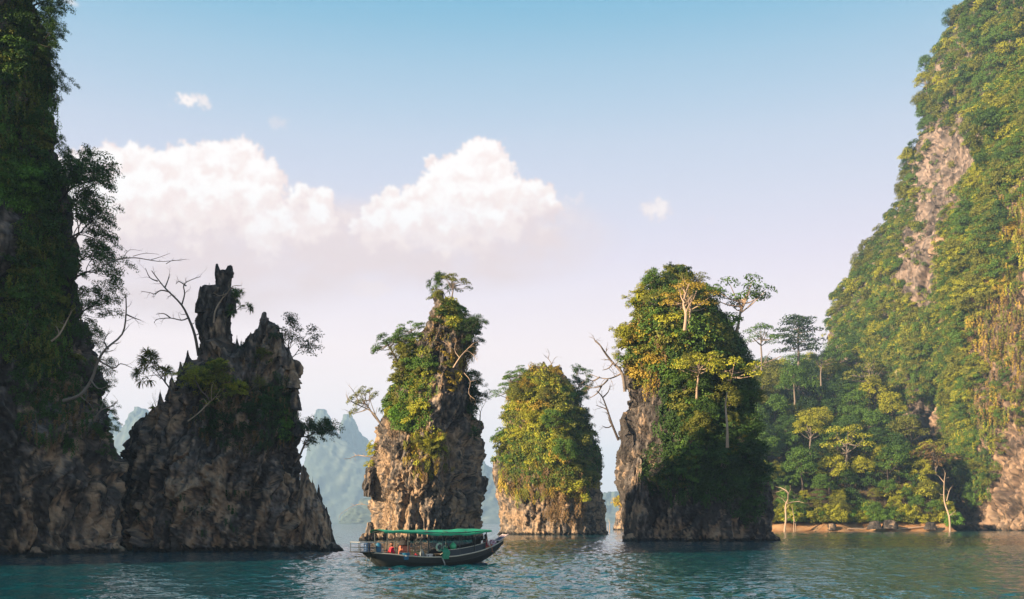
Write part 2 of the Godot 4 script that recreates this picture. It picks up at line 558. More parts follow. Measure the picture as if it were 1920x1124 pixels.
func make_rocks() -> void:
	for q in [[n_big, 1, 3, FastNoiseLite.TYPE_SIMPLEX_SMOOTH], [n_mid, 2, 2, FastNoiseLite.TYPE_SIMPLEX_SMOOTH], [n_fine, 3, 3, FastNoiseLite.TYPE_SIMPLEX_SMOOTH], [n_ridge, 4, 3, FastNoiseLite.TYPE_SIMPLEX_SMOOTH], [n_cell, 6, 1, FastNoiseLite.TYPE_CELLULAR], [n_slab, 7, 1, FastNoiseLite.TYPE_CELLULAR]]:
		q[0].seed = q[1]
		q[0].frequency = 1.0
		q[0].noise_type = q[3]
		q[0].fractal_octaves = q[2]
	n_ridge.fractal_type = FastNoiseLite.FRACTAL_RIDGED
	n_cell.cellular_return_type = FastNoiseLite.RETURN_DISTANCE2_SUB
	n_slab.cellular_return_type = FastNoiseLite.RETURN_CELL_VALUE
	for q in [n_cell, n_slab]: q.fractal_type = FastNoiseLite.FRACTAL_NONE
	rock_mat = StandardMaterial3D.new()
	rock_mat.vertex_color_use_as_albedo = true
	rock_mat.roughness = 0.93
	rock_mat.metallic_specular = 0.25
	var fn := FastNoiseLite.new()
	fn.seed = 8
	fn.frequency = 0.02
	fn.fractal_octaves = 5
	var bump := NoiseTexture2D.new()
	bump.width = 512
	bump.height = 512
	bump.seamless = true
	bump.noise = fn
	rock_mat.heightmap_enabled = true
	rock_mat.heightmap_texture = bump
	rock_mat.heightmap_scale = 26.0
	rock_mat.uv1_triplanar = true
	rock_mat.uv1_world_triplanar = true
	rock_mat.uv1_scale = Vector3(0.22, 0.16, 0.22)
	# the twisted pillar on the left
	var body := rock_grid([[1045, 192, 618], [1000, 196, 605], [960, 204, 594], [930, 212, 584], [880, 226, 574], [850, 243, 562], [800, 268, 553], [760, 296, 550], [710, 330, 546], [690, 350, 545], [676, 372, 540]], 107.0, [Vector2(-1, -0.1), Vector2(-0.5, -1), Vector2(0.6, -0.9), Vector2(1, -0.2), Vector2(0.8, 0.55), Vector2(0.35, 0.75), Vector2(-0.1, 1), Vector2(-0.75, 0.6)], {"nc": 300, "nr": 250, "deep": 0.6, "deep_most": 8.0, "seed": 3.0, "top": 1.4, "amp": 1.15})
	var spire := rock_grid([[720, 366, 432], [690, 374, 426], [660, 373, 427], [640, 371, 430], [600, 368, 433], [575, 371, 432], [556, 375, 435], [546, 380, 434]], 107.0, SQUARE, {"nc": 110, "nr": 110, "deep": 0.85, "seed": 21.0, "dry": true, "top": 0.5, "amp": 0.6, "grain": 0.55})
	var head := rock_grid([[560, 403, 434], [540, 404, 432], [520, 404, 434], [512, 403, 437]], 107.0, SQUARE, {"nc": 60, "nr": 50, "deep": 0.8, "seed": 41.0, "dry": true, "top": 0.25, "amp": 0.3, "grain": 0.4})
	var horn_a := rock_grid([[520, 402, 417], [508, 402, 414], [498, 404, 409]], 107.0, SQUARE, {"nc": 30, "nr": 30, "deep": 0.9, "seed": 51.0, "dry": true, "top": 0.2, "amp": 0.22, "grain": 0.3})
	var horn_b := rock_grid([[520, 417, 437], [510, 419, 437], [501, 425, 436]], 107.0, SQUARE, {"nc": 30, "nr": 30, "deep": 0.9, "seed": 61.0, "dry": true, "top": 0.2, "amp": 0.25, "grain": 0.3})
	var peak := rock_grid([[740, 424, 546], [700, 434, 541], [680, 442, 536], [660, 452, 532], [644, 464, 524], [628, 474, 520], [614, 478, 516], [604, 481, 506]], 108.5, SQUARE, {"nc": 160, "nr": 130, "deep": 0.6, "seed": 71.0, "dry": true, "top": 0.4, "amp": 1.0, "grain": 0.55})
	var tooth := rock_grid([[630, 484, 504], [606, 487, 502], [597, 489, 500], [588, 491, 500]], 108.5, SQUARE, {"nc": 36, "nr": 40, "deep": 0.9, "seed": 81.0, "dry": true, "top": 0.2, "amp": 0.25, "grain": 0.3})
	var crag := rock_grid([[1045, 566, 628], [1010, 560, 618], [975, 560, 612], [950, 560, 607], [925, 562, 592], [905, 562, 583], [885, 562, 575]], 105.0, SQUARE, {"nc": 110, "nr": 130, "deep": 0.9, "seed": 91.0, "top": 0.8, "amp": 0.6, "grain": 0.55})
	var teeth := []
	for q in [[440, 656, 7], [452, 646, 5], [463, 652, 7], [428, 664, 6], [478, 640, 6], [512, 626, 5], [352, 668, 7], [338, 690, 7], [286, 768, 7], [274, 785, 7], [262, 800, 6], [540, 655, 6], [600, 938, 6], [612, 962, 6], [586, 905, 5], [622, 1010, 7], [246, 838, 7], [532, 648, 6], [522, 632, 6], [470, 634, 6], [444, 640, 5], [376, 548, 5], [392, 541, 4], [432, 548, 5], [548, 690, 7], [553, 730, 7], [556, 780, 7], [232, 868, 7], [300, 742, 6], [322, 712, 7], [616, 985, 6], [597, 920, 5]]:
		var tx: float = q[0]
		var ty: float = q[1] - 7.0
		var tw: float = q[2]
		teeth.append(rock_grid([[ty + 46, tx - tw * 2.2, tx + tw * 2.2], [ty + 20, tx - tw * 1.2, tx + tw * 1.3], [ty + 8, tx - tw * 0.7, tx + tw * 0.6], [ty, tx - tw * 0.35, tx + tw * 0.3]], 106.0, SQUARE, {"nc": 26, "nr": 34, "deep": 0.9, "seed": tx, "dry": true, "top": 0.25, "amp": 0.4, "grain": 0.4}))
	var stone := {"band": 6.5, "bias": 0.05}
	var t := base("rock_pillar", at(420, 1035, 107) * Vector3(1, 0, 1))
	tag(t, "jagged dark limestone pillar with a twisted horned spire beside the left cliff", "rock pillar", "", "thing")
	for q in [["body", [body, crag]], ["spire", [spire, head, horn_a, horn_b]], ["peak", [peak, tooth]]]:
		mesh_node(q[0], rock_join(q[1], stone), rock_mat, t).position = -t.position
	for q in teeth: mesh_node("pinnacle", rock_join([q], stone), rock_mat, t).position = -t.position
	pillar_twisted = survey([body, crag, spire, head, peak])
	# the pillar in the middle, behind the boat
	var pc := rock_grid([[1030, 684, 910], [980, 688, 907], [930, 692, 903], [915, 686, 901], [895, 686, 900], [870, 692, 898], [850, 696, 896], [800, 706, 892], [750, 722, 886], [700, 745, 884], [650, 765, 876], [620, 783, 872], [600, 792, 864], [580, 801, 856], [562, 810, 844]], 167.0, [Vector2(-1, -0.45), Vector2(-0.2, -1), Vector2(0.8, -0.8), Vector2(1, -0.2), Vector2(0.66, 0.5), Vector2(0.08, 1), Vector2(-0.6, 0.3)], {"nc": 270, "nr": 300, "deep": 0.82, "seed": 105.0, "top": 1.2, "amp": 1.2})
	var pc2 := rock_grid([[932, 682, 702], [920, 679, 700], [908, 680, 704], [880, 688, 706]], 166.0, SQUARE, {"nc": 50, "nr": 50, "deep": 1.2, "seed": 115.0, "dry": true, "top": 0.3, "amp": 0.5, "grain": 0.6})
	var pc3 := rock_grid([[1025, 682, 712], [1005, 684, 706], [985, 688, 702]], 163.0, SQUARE, {"nc": 60, "nr": 50, "deep": 1.4, "seed": 118.0, "top": 0.5, "amp": 0.6, "grain": 0.6})
	t = base("rock_pillar", at(797, 1015, 167) * Vector3(1, 0, 1))
	tag(t, "tall sunlit limestone pillar with bushes on its flank, right behind the boat", "rock pillar", "", "thing")
	mesh_node("body", rock_join([pc, pc3], {"band": 15.0, "bias": 0.13}), rock_mat, t).position = -t.position
	mesh_node("overhang", rock_join([pc2], {"band": 0.0}), rock_mat, t).position = -t.position
	pillar_centre = survey([pc, pc2])
	# the small green pillar behind it
	var pd := rock_grid([[1012, 933, 1134], [975, 931, 1134], [940, 927, 1133], [905, 919, 1130], [885, 919, 1127], [860, 926, 1122], [830, 934, 1114], [780, 946, 1097], [740, 957, 1080], [715, 975, 1066], [700, 992, 1050]], 240.0, [Vector2(-1, -0.3), Vector2(-0.2, -1), Vector2(0.8, -0.75), Vector2(1, 0.0), Vector2(0.7, 0.7), Vector2(0.3, 1), Vector2(-0.5, 0.5)], {"nc": 250, "nr": 230, "deep": 0.8, "seed": 205.0, "top": 1.5, "amp": 1.0})
	var pdt := rock_grid([[715, 998, 1040], [698, 1001, 1036], [690, 1006, 1030], [682, 1014, 1024]], 240.0, SQUARE, {"nc": 50, "nr": 50, "deep": 0.9, "seed": 215.0, "dry": true, "top": 0.6, "amp": 0.7, "grain": 0.7})
	t = base("rock_pillar", at(1033, 1004, 240) * Vector3(1, 0, 1))
	tag(t, "small squat limestone pillar wrapped in yellow green bushes, farthest of the pillars", "rock pillar", "", "thing")
	mesh_node("body", rock_join([pd], {"band": 11.0, "bias": 0.13}), rock_mat, t).position = -t.position
	mesh_node("peak", rock_join([pdt], {"band": 0.0, "bias": -0.2}), rock_mat, t).position = -t.position
	pillar_small = survey([pd, pdt])
	# the big overgrown pillar right of the middle
	var pe := rock_grid([[1030, 1178, 1450], [990, 1173, 1448], [950, 1169, 1444], [915, 1160, 1440], [890, 1158, 1436], [850, 1160, 1428], [820, 1164, 1418], [780, 1168, 1404], [740, 1172, 1396], [700, 1176, 1386], [650, 1182, 1382], [600, 1194, 1362], [565, 1210, 1338], [540, 1230, 1312], [520, 1250, 1290]], 162.0, [Vector2(-1, -0.15), Vector2(-0.4, -1), Vector2(0.7, -0.85), Vector2(1, 0.0), Vector2(0.75, 0.7), Vector2(0.1, 1), Vector2(-0.55, 0.8)], {"nc": 290, "nr": 300, "deep": 0.75, "seed": 305.0, "top": 0.9, "amp": 1.0})
	var pe2 := rock_grid([[1025, 1172, 1232], [985, 1170, 1226], [940, 1168, 1220], [900, 1172, 1215], [870, 1184, 1212]], 157.0, SQUARE, {"nc": 100, "nr": 110, "deep": 0.9, "seed": 315.0, "top": 1.2, "amp": 0.7, "grain": 0.7})
	t = base("rock_pillar", at(1310, 1015, 162) * Vector3(1, 0, 1))
	tag(t, "massive dark limestone pillar draped in thick forest, largest of all the pillars", "rock pillar", "", "thing")
	mesh_node("body", rock_join([pe, pe2], {"band": 4.0, "bias": -0.06}), rock_mat, t).position = -t.position
	pillar_big = survey([pe, pe2])
	# the cliff at the left edge
	var pl := rock_grid([[1060, -640, 212], [1000, -640, 208], [930, -640, 204], [880, -640, 200], [800, -640, 184], [700, -640, 160], [600, -640, 134], [500, -640, 116], [400, -640, 102], [300, -640, 84], [200, -640, 69], [100, -420, 60], [0, -160, 55], [-70, -40, 46]], 95.0, [Vector2(-1, -0.8), Vector2(0.8, -0.8), Vector2(1, -0.2), Vector2(0.85, 0.5), Vector2(0.4, 1), Vector2(-1, 1)], {"nc": 420, "nr": 330, "deep": 0.4, "deep_most": 11.0, "seed": 405.0, "top": 3.0, "amp": 1.05})
	# the same cliff goes on towards the eye, left of the picture; the late sun comes over it
	var pl2 := rock_grid([[1064, -1415, -480], [400, -1410, -500], [-400, -1390, -560]], 67.0, SQUARE, {"nc": 110, "nr": 110, "deep": 0.9, "deep_most": 15.0, "seed": 455.0, "top": 3.0, "amp": 1.1})
	var c := mesh_node("cliff", rock_join([pl, pl2], {"band": 7.5, "bias": 0.0}), rock_mat)
	tag(c, "sheer shaded limestone cliff hung with dark green creepers, filling the edge beside the twisted pillar", "cliff", "", "structure")
	cliff_left = survey([pl])

# ---------------------------------------------------------------- right shore, far cliffs, hills
func make_far() -> void:
	var c: Node3D
	# the near spur on the right, in full sun
	var g1 := rock_grid([[1000, 1830, 2180], [900, 1822, 2180], [800, 1814, 2180], [740, 1808, 2180], [690, 1828, 2180], [620, 1818, 2180], [560, 1802, 2180], [480, 1800, 2180], [420, 1816, 2180], [340, 1848, 2180], [260, 1884, 2180], [180, 1910, 2180], [80, 1952, 2180], [0, 1984, 2180], [-60, 2012, 2180]], 345.0, [Vector2(-1, -0.8), Vector2(1, -0.8), Vector2(1, 1), Vector2(-0.2, 1), Vector2(-0.75, 0.3), Vector2(-0.95, -0.3)], {"nc": 420, "nr": 330, "deep": 0.95, "deep_most": 40.0, "seed": 505.0, "top": 6.0, "amp": 1.5, "grain": 1.7})
	c = mesh_node("cliff", rock_join([g1], {"band": 4.0, "bias": 0.10, "grain": 1.5, "dark": Color(0.07, 0.055, 0.045), "grey": Color(0.16, 0.115, 0.085), "tan": Color(0.26, 0.18, 0.12), "pale": Color(0.38, 0.30, 0.23)}), rock_mat)
	tag(c, "sunlit orange and white cliff spur with hanging bushes at the edge of the lake", "cliff", "", "structure")
	spur_right = survey([g1])
	# the high cliff behind it
	var g2 := rock_grid([[1000, 1574, 2120], [760, 1578, 2120], [690, 1580, 2120], [640, 1594, 2120], [590, 1596, 2120], [530, 1608, 2120], [475, 1658, 2120], [405, 1700, 2120], [335, 1732, 2120], [255, 1750, 2120], [205, 1767, 2120], [105, 1788, 2120], [60, 1802, 2120], [0, 1838, 2120], [-60, 1876, 2120]], 465.0, [Vector2(-1, -0.9), Vector2(1, -0.9), Vector2(1, 0.0), Vector2(-0.5, 0.78), Vector2(-0.88, 1), Vector2(-1, 0.3)], {"nc": 420, "nr": 330, "deep": 1.0, "deep_most": 62.0, "seed": 605.0, "top": 8.0, "amp": 1.4, "grain": 1.9})
	c = mesh_node("cliff", rock_join([g2], {"band": 0.0, "bias": 0.18, "grain": 1.8, "dark": Color(0.06, 0.052, 0.05), "grey": Color(0.15, 0.125, 0.112), "tan": Color(0.22, 0.17, 0.14), "pale": Color(0.33, 0.27, 0.235)}), rock_mat)
	tag(c, "towering forested cliff with a pink bare rock face behind the sunlit spur", "cliff", "", "structure")
	cliff_far = survey([g2])
	make_slope()
	make_hills()

# the wooded hillside between the big pillar and the cliffs, with an earth bank at the water
func ground_height(x: float, z: float) -> float:
	var shore := 322.0 + 420.0 * smoothstep(76.0, 50.0, x) + 5.0 * n_mid.get_noise_2d(x / 22.0, 3.0) + maxf(0.0, x - 130.0) * 0.12 + 70.0 * smoothstep(146.0, 160.0, x)
	var in_land := -z - shore
	var bank := 2.6 * smoothstep(0.0, 7.0, in_land) - 1.2 * smoothstep(0.0, -9.0, in_land)
	var rise := maxf(0.0, in_land - 9.0)
	var steep := 0.85 + 0.22 * smoothstep(120.0, 165.0, x)
	var top := 84.0 + 14.0 * n_big.get_noise_2d(x / 70.0, 9.0) 
	var hill := top * (1.0 - exp(-rise * steep / maxf(top, 1.0)))
	return bank + hill + 0.5 * n_mid.get_noise_2d(x / 4.0, z / 4.0) * smoothstep(0.0, 5.0, in_land) + 3.0 * n_big.get_noise_2d(x / 26.0, z / 26.0) * smoothstep(8.0, 40.0, in_land)

func make_slope() -> void:
	var nx := 150
	var nz := 120
	var b := Buf.new()
	for r in nz:
		for k in nx:
			var x := 40.0 + 190.0 * k / (nx - 1)
			var z := -305.0 - 190.0 * pow(float(r) / (nz - 1), 1.5)
			b.v.append(Vector3(x, ground_height(x, z), z))
			var f := n_fine.get_noise_3d(x / 3.0, 0, z / 3.0)
			var earth := Color(0.30, 0.15, 0.065).lerp(Color(0.40, 0.25, 0.13), smoothstep(-0.3, 0.3, f))
			var soil := Color(0.06, 0.045, 0.025)
			var m: float = 1.0 if b.v[-1].y + 1.2 * f < 3.2 else 0.0
			b.c.append(soil.lerp(earth, m))
	for r in nz:
		for k in nx:
			var dx := b.v[r * nx + mini(k + 1, nx - 1)] - b.v[r * nx + maxi(k - 1, 0)]
			var dz := b.v[mini(r + 1, nz - 1) * nx + k] - b.v[maxi(r - 1, 0) * nx + k]
			b.n.append(dx.cross(dz).normalized())
	for r in nz - 1:
		for k in nx - 1:
			var p := r * nx + k
			b.i.append_array(PackedInt32Array([p, p + nx, p + nx + 1, p, p + nx + 1, p + 1]))
	tag(mesh_node("hillside", b.mesh(), rock_mat), "steep wooded hillside with a bare orange earth bank along the water", "hillside", "", "structure")

func make_hills() -> void:
	var m := plain(Color(0.035, 0.05, 0.04), 0.95)
	var shapes := [
		[4000.0, [[985, 540, 720], [930, 556, 716], [880, 568, 708], [840, 574, 668], [800, 580, 628], [782, 583, 622], [773, 588, 614]], "hazy blue mountain with a rounded peak seen between the twisted and the middle pillar, left of two"],
		[4100.0, [[985, 600, 860], [930, 610, 790], [880, 620, 730], [850, 624, 708], [820, 630, 688], [800, 634, 672], [792, 636, 668], [785, 641, 662]], "hazy blue mountain with a rounded peak touching the middle pillar, right of two"],
		[3800.0, [[985, 150, 330], [900, 180, 312], [840, 205, 300], [800, 228, 292], [782, 242, 286], [772, 250, 278]], "hazy blue hill in the gap between the left cliff and the twisted pillar"],
		[4300.0, [[985, 60, 300], [900, 120, 270], [830, 160, 250], [790, 190, 226], [775, 200, 215]], "paler hazy hill behind the trees of the left cliff"],
		[3700.0, [[985, 800, 1010], [940, 840, 960], [900, 862, 934], [870, 872, 918]], "hazy blue hill in the gap between the middle and the small pillar"],
		[3500.0, [[985, 1040, 1300], [965, 1070, 1240], [945, 1105, 1200], [930, 1125, 1170]], "hazy blue hill in the gap between the small and the big pillar"],
		[2400.0, [[985, 628, 800], [970, 640, 790], [955, 652, 760], [945, 668, 740]], "low pale headland on the far shore left of the middle pillar"],
	]
	var k := 0
	for s in shapes:
		var g := rock_grid(s[1], s[0], SQUARE, {"nc": 90, "nr": 60, "deep": 0.7, "seed": 700.0 + 13.0 * k, "top": 12.0, "amp": 0.5, "grain": 26.0})
		tag(mesh_node("hill", rock_join([g], {"dark": Color(0.055, 0.075, 0.06), "grey": Color(0.065, 0.085, 0.062), "tan": Color(0.085, 0.10, 0.075), "pale": Color(0.10, 0.11, 0.09), "band": -50.0, "grain": 26.0}), rock_mat), s[2], "hill", "", "structure")
		k += 1
	# the sunlit islet glimpsed between the small and the big pillar
	var i := rock_grid([[998, 1150, 1180], [970, 1153, 1180], [950, 1158, 1180], [940, 1164, 1180]], 380.0, SQUARE, {"nc": 60, "nr": 50, "deep": 1.0, "seed": 777.0, "top": 1.0, "amp": 0.8})
	var o := mesh_node("rock_islet", rock_join([i], {"band": 20.0, "bias": 0.3}), rock_mat)
	tag(o, "low sunlit rock islet glimpsed in the gap left of the big pillar", "rock islet")
	islet = survey([i])

var islet := {}

# ---------------------------------------------------------------- plants: one set of meshes for each habit, shared by all copies
var habit := {}

func make_leaf_materials() -> void:
	var t := {
		"dark green": Color(0.032, 0.066, 0.020), "deep green": Color(0.050, 0.105, 0.023), "mid green": Color(0.085, 0.165, 0.026), "olive": Color(0.16, 0.175, 0.030),
	"yellow green": Color(0.32, 0.33, 0.032), "bright green": Color(0.13, 0.27, 0.034), "golden": Color(0.38, 0.28, 0.042), "brown": Color(0.17, 0.11, 0.05), "blue green": Color(0.036, 0.082, 0.044),
	}
	for k in t:
		var m := plain(t[k], 0.62)
		m.resource_name = k + " leaves"
		m.vertex_color_use_as_albedo = true
		m.metallic_specular = 0.3
		m.cull_mode = BaseMaterial3D.CULL_DISABLED
		m.backlight_enabled = true
		m.backlight = Color(0.6, 0.62, 0.3)
		leaf_tint[k] = m
	var every := plain(Color.WHITE, 0.65)
	every.vertex_color_use_as_albedo = true
	every.metallic_specular = 0.3
	every.cull_mode = BaseMaterial3D.CULL_DISABLED
	every.backlight_enabled = true
	every.backlight = Color(0.55, 0.58, 0.3)
	leaf_tint["every"] = every
	for q in [["dark", Color(0.050, 0.038, 0.030)], ["grey", Color(0.16, 0.13, 0.105)], ["pale", Color(0.34, 0.25, 0.175)]]:
		bark[q[0]] = plain(q[1], 0.9)

const TINT_OF := {
	"dark green": Color(0.032, 0.066, 0.020), "deep green": Color(0.050, 0.105, 0.023), "mid green": Color(0.085, 0.165, 0.026), "olive": Color(0.16, 0.175, 0.030),
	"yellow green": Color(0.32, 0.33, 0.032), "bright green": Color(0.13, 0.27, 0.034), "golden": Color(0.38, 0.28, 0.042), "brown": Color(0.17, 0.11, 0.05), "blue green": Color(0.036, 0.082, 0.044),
}

func some_dir() -> Vector3:
	var y := rng.randf_range(-1, 1)
	var a := rng.randf() * TAU
	var r := sqrt(1.0 - y * y)
	return Vector3(r * cos(a), y, r * sin(a))

func leaf_colour() -> Color:
	var k := rng.randf_range(0.62, 1.3)
	return Color(k * rng.randf_range(0.88, 1.16), k, k * rng.randf_range(0.8, 1.2))

func clump(b: Buf, c: Vector3, r: Vector3, count: int, long: float, wide: float, low := -0.45) -> void:
	for k in count:
		var d := some_dir()
		if d.y < low: d.y = -d.y * 0.6
		var p := c + d * r * (0.5 + 0.58 * sqrt(rng.randf()))
		var f := (d * 0.75 + Vector3.UP * 0.55 + some_dir() * 0.6).normalized()
		var g := (d * 0.8 + Vector3.DOWN * 0.25 + some_dir() * 0.9).slide(f).normalized()
		b.leaf(p, g, f, long * rng.randf_range(0.7, 1.3), wide * rng.randf_range(0.75, 1.25), leaf_colour())

# a crooked limb that forks; the tips are kept for leaves
func limb(b: Buf, tips: Array, p: Vector3, dir: Vector3, long: float, r: float, forks: int, wild := 0.5, rise := 0.15, many := 2) -> void:
	var pts := [p]
	var rad := [r]
	var d := dir
	var steps := 5
	for k in steps:
		d = (d + some_dir() * wild * 0.45 + Vector3.UP * rise * 0.3).normalized()
		pts.append(pts[-1] + d * long / steps)
		rad.append(r * (1.0 - 0.5 * (k + 1.0) / steps))
		if forks > 0 and k >= 1 and rng.randf() < 0.55:
			limb(b, tips, pts[-1], (d + some_dir() * 0.95).normalized(), long * rng.randf_range(0.4, 0.7), rad[-1] * 0.6, forks - 1, wild, rise, many)
		if forks == 0 and k >= 2: tips.append([pts[-1], d])
	b.tube(pts, rad, 6 if r > 0.02 else 4)
	if forks > 0:
		for k in many:
			limb(b, tips, pts[-1], (d + some_dir() * 0.7).normalized(), long * rng.randf_range(0.5, 0.75), rad[-1] * 0.75, forks - 1, wild, rise, many)
	else:
		tips.append([pts[-1], d])

func strap_tuft(b: Buf, p: Vector3, d: Vector3, long: float, count: int) -> void:
	for k in count:
		var g := (d * 0.5 + some_dir()).normalized()
		if g.dot(d) < -0.4: g = -g
		var f := (Vector3.UP + g * 0.1 + some_dir() * 0.3).slide(g).normalized()
		b.leaf(p, g, f, long * rng.randf_range(0.7, 1.15), long * 0.13, leaf_colour())
		var q := p + g * long * 0.55
		b.leaf(q, (g + Vector3.DOWN * 0.9).normalized(), f, long * 0.6, long * 0.1, leaf_colour())

func make_habits() -> void:
	rng.seed = 77
	# bushes, one unit in radius: low mounds of leaf clumps
	var list := []
	for k in 7:
		var b := Buf.new()
		for j in 15:
			var a := rng.randf() * TAU
			var q := sqrt(rng.randf()) * 0.85
			var s := rng.randf_range(0.2, 0.36)
			var y := 0.05 + rng.randf_range(0.25, 0.95) * (1.05 - q * q * 0.75)
			clump(b, Vector3(cos(a) * q, y, sin(a) * q), Vector3(s, s * 0.55, s), 44, 0.15, 0.095, -0.15)
		list.append({"crown": b.mesh()})
	habit["bush"] = list
	# the same with smaller leaves, for broad shrubs far away
	list = []
	for k in 5:
		var b := Buf.new()
		for j in 22:
			var a := rng.randf() * TAU
			var q := sqrt(rng.randf()) * 0.88
			var s := rng.randf_range(0.15, 0.33)
			var y := 0.05 + rng.randf_range(0.2, 0.98) * (1.05 - q * q * 0.75)
			clump(b, Vector3(cos(a) * q, y, sin(a) * q), Vector3(s, s * 0.7, s), 90, 0.085, 0.052, -0.3)
		list.append({"crown": b.mesh()})
	habit["far bush"] = list
	# dense forest trees, one unit tall
	list = []
	for k in 6:
		var b := Buf.new()
		var t := Buf.new()
		t.tube([Vector3(0, -0.06, 0), Vector3(0.01, 0.2, 0), Vector3(-0.012, 0.42, 0.01), Vector3(0, 0.62, 0)], [0.028, 0.02, 0.016, 0.009], 7)
		var spots := []
		var lop := Vector3(rng.randf_range(-0.08, 0.08), 0, rng.randf_range(-0.08, 0.08))
		for j in 40:
			var d := some_dir()
			d.y = absf(d.y) * 1.35 - 0.5
			var c := Vector3(0, 0.60, 0) + lop * (1.0 + d.y) + d * Vector3(0.34, 0.36, 0.34) * rng.randf_range(0.6, 1.0)
			spots.append(c)
			var s := rng.randf_range(0.06, 0.12)
			clump(b, c, Vector3(s, s * 0.85, s), 105, 0.028, 0.018, -0.4)
		for j in 9:
			var c: Vector3 = spots[j]
			var s := Vector3(0, rng.randf_range(0.3, 0.5), 0)
			t.tube([s, s.lerp(c, 0.5) + Vector3(0, -0.02, 0), c], [0.012, 0.008, 0.003], 5)
		list.append({"trunk": t.mesh(), "crown": b.mesh()})
	habit["forest tree"] = list
	# open trees with a long trunk and flat clouds of leaves
	list = []
	for k in 4:
		var b := Buf.new()
		var t := Buf.new()
		t.tube([Vector3(0, -0.06, 0), Vector3(0.012, 0.25, 0), Vector3(-0.01, 0.5, 0.01), Vector3(0.02, 0.66, 0)], [0.024, 0.019, 0.015, 0.01], 7)
		for j in 13:
			var a := TAU * j / 13.0 + rng.randf_range(-0.3, 0.3)
			var q := rng.randf_range(0.12, 0.40)
			var c := Vector3(cos(a) * q, 0.93 - q * 0.75 + rng.randf_range(-0.10, 0.06), sin(a) * q)
			var s := rng.randf_range(0.085, 0.145)
			clump(b, c, Vector3(s, s * 0.5, s), 120, 0.032, 0.019, -0.25)
			var p := Vector3(0, rng.randf_range(0.42, 0.64), 0)
			t.tube([p, p.lerp(c, 0.45) + Vector3(0, -0.03, 0), c + Vector3(0, -0.02, 0)], [0.012, 0.008, 0.003], 5)
		list.append({"trunk": t.mesh(), "crown": b.mesh()})
	habit["umbrella tree"] = list
	# the tiered tree
	list = []
	for k in 2:
		var b := Buf.new()
		var t := Buf.new()
		t.tube([Vector3(0.01, -1.0, 0), Vector3(0.01, 0.3, 0), Vector3(0, 0.6, 0), Vector3(0.01, 0.9, 0)], [0.03, 0.022, 0.015, 0.006], 7)
		for j in 34:
			var y := 0.22 + 0.74 * (j / 34.0)
			var wide := 0.50 * sqrt(maxf(0.02, 1.0 - pow((y - 0.42) / 0.60, 2.0)))
			var a := j * 2.4 + rng.randf_range(-0.3, 0.3)
			var q := wide * rng.randf_range(0.45, 0.95)
			var c := Vector3(cos(a) * q, y + rng.randf_range(-0.02, 0.02), sin(a) * q)
			clump(b, c, Vector3(0.15, 0.026, 0.15), 62, 0.05, 0.026, -0.2)
			clump(b, c * Vector3(0.6, 1, 0.6), Vector3(0.11, 0.02, 0.11), 26, 0.05, 0.026, -0.2)
			t.tube([Vector3(0, y - 0.05, 0), Vector3(c.x * 0.5, y - 0.03, c.z * 0.5), c], [0.010, 0.007, 0.003], 5)
		list.append({"trunk": t.mesh(), "crown": b.mesh()})
	habit["tiered tree"] = list
	# open trees: forked limbs with loose sprays, and a thinner kind that shows every twig
	for thin in [false, true]:
		list = []
		for k in 5:
			var b := Buf.new()
			var t := Buf.new()
			var tips := []
			limb(t, tips, Vector3.ZERO, Vector3(0.25, 1, 0).normalized(), 0.40, 0.018 if thin else 0.022, 3, 0.65, 0.12, 2)
			for q in tips:
				var s := rng.randf_range(0.035, 0.06) if thin else rng.randf_range(0.035, 0.065)
				clump(b, q[0] + (Vector3.ZERO if thin else some_dir() * 0.02), Vector3(s, s * 0.6, s), 8 if thin else 11, 0.026 if thin else 0.032, 0.012 if thin else 0.016)
			list.append({"trunk": t.mesh(), "crown": b.mesh()})
		habit["twiggy tree" if thin else "sparse tree"] = list
	# bare trees
	list = []
	for k in 4:
		var t := Buf.new()
		limb(t, [], Vector3.ZERO, Vector3(0.12, 1, 0).normalized(), 0.5, 0.022, 3, 0.6, 0.12)
		list.append({"trunk": t.mesh()})
	habit["bare tree"] = list
	# screw pines: crooked stems that end in tufts of straps
	list = []
	for k in 3:
		var b := Buf.new()
		var t := Buf.new()
		var tips := []
		limb(t, tips, Vector3.ZERO, Vector3(0.3, 1, 0.1).normalized(), 0.48, 0.020, 2, 0.5, 0.22, 2)
		for j in tips.size():
			if j % 4 == 0: strap_tuft(b, tips[j][0], tips[j][1], 0.15, 20)
		list.append({"trunk": t.mesh(), "crown": b.mesh()})
	habit["screw pine"] = list
	# feathery clumps that arch, like bamboo by the shore
	list = []
	for k in 3:
		var b := Buf.new()
		var t := Buf.new()
		for j in 20:
			var a := rng.randf() * TAU
			var out := Vector3(cos(a), 0, sin(a))
			var reach := rng.randf_range(0.2, 0.65)
			var pts := []
			var rad := []
			for m in 7:
				var f := m / 6.0
				pts.append(out * reach * f * f + Vector3(0, (1.0 - 0.35 * reach) * (f - 0.42 * f * f * f * reach * 2.0), 0))
				rad.append(0.008 * (1.05 - f))
				if m >= 2:
					for l in 7:
						var f2 := (Vector3.UP + some_dir() * 0.7).normalized()
						b.leaf(pts[-1] + some_dir() * 0.05, (out + Vector3.DOWN * 0.8 + some_dir() * 0.7).slide(f2).normalized(), f2, 0.12, 0.024, leaf_colour())
			t.tube(pts, rad, 4)
		list.append({"trunk": t.mesh(), "crown": b.mesh()})
	habit["feathery plant"] = list
	# a leafy sprig for creepers and undergrowth, and one that hangs
	list = []
	for k in 4:
		var b := Buf.new()
		clump(b, Vector3(0, 0.2, 0), Vector3(0.55, 0.42, 0.55), 26, 0.30, 0.17)
		list.append(b.mesh())
	habit["sprig"] = list
	list = []
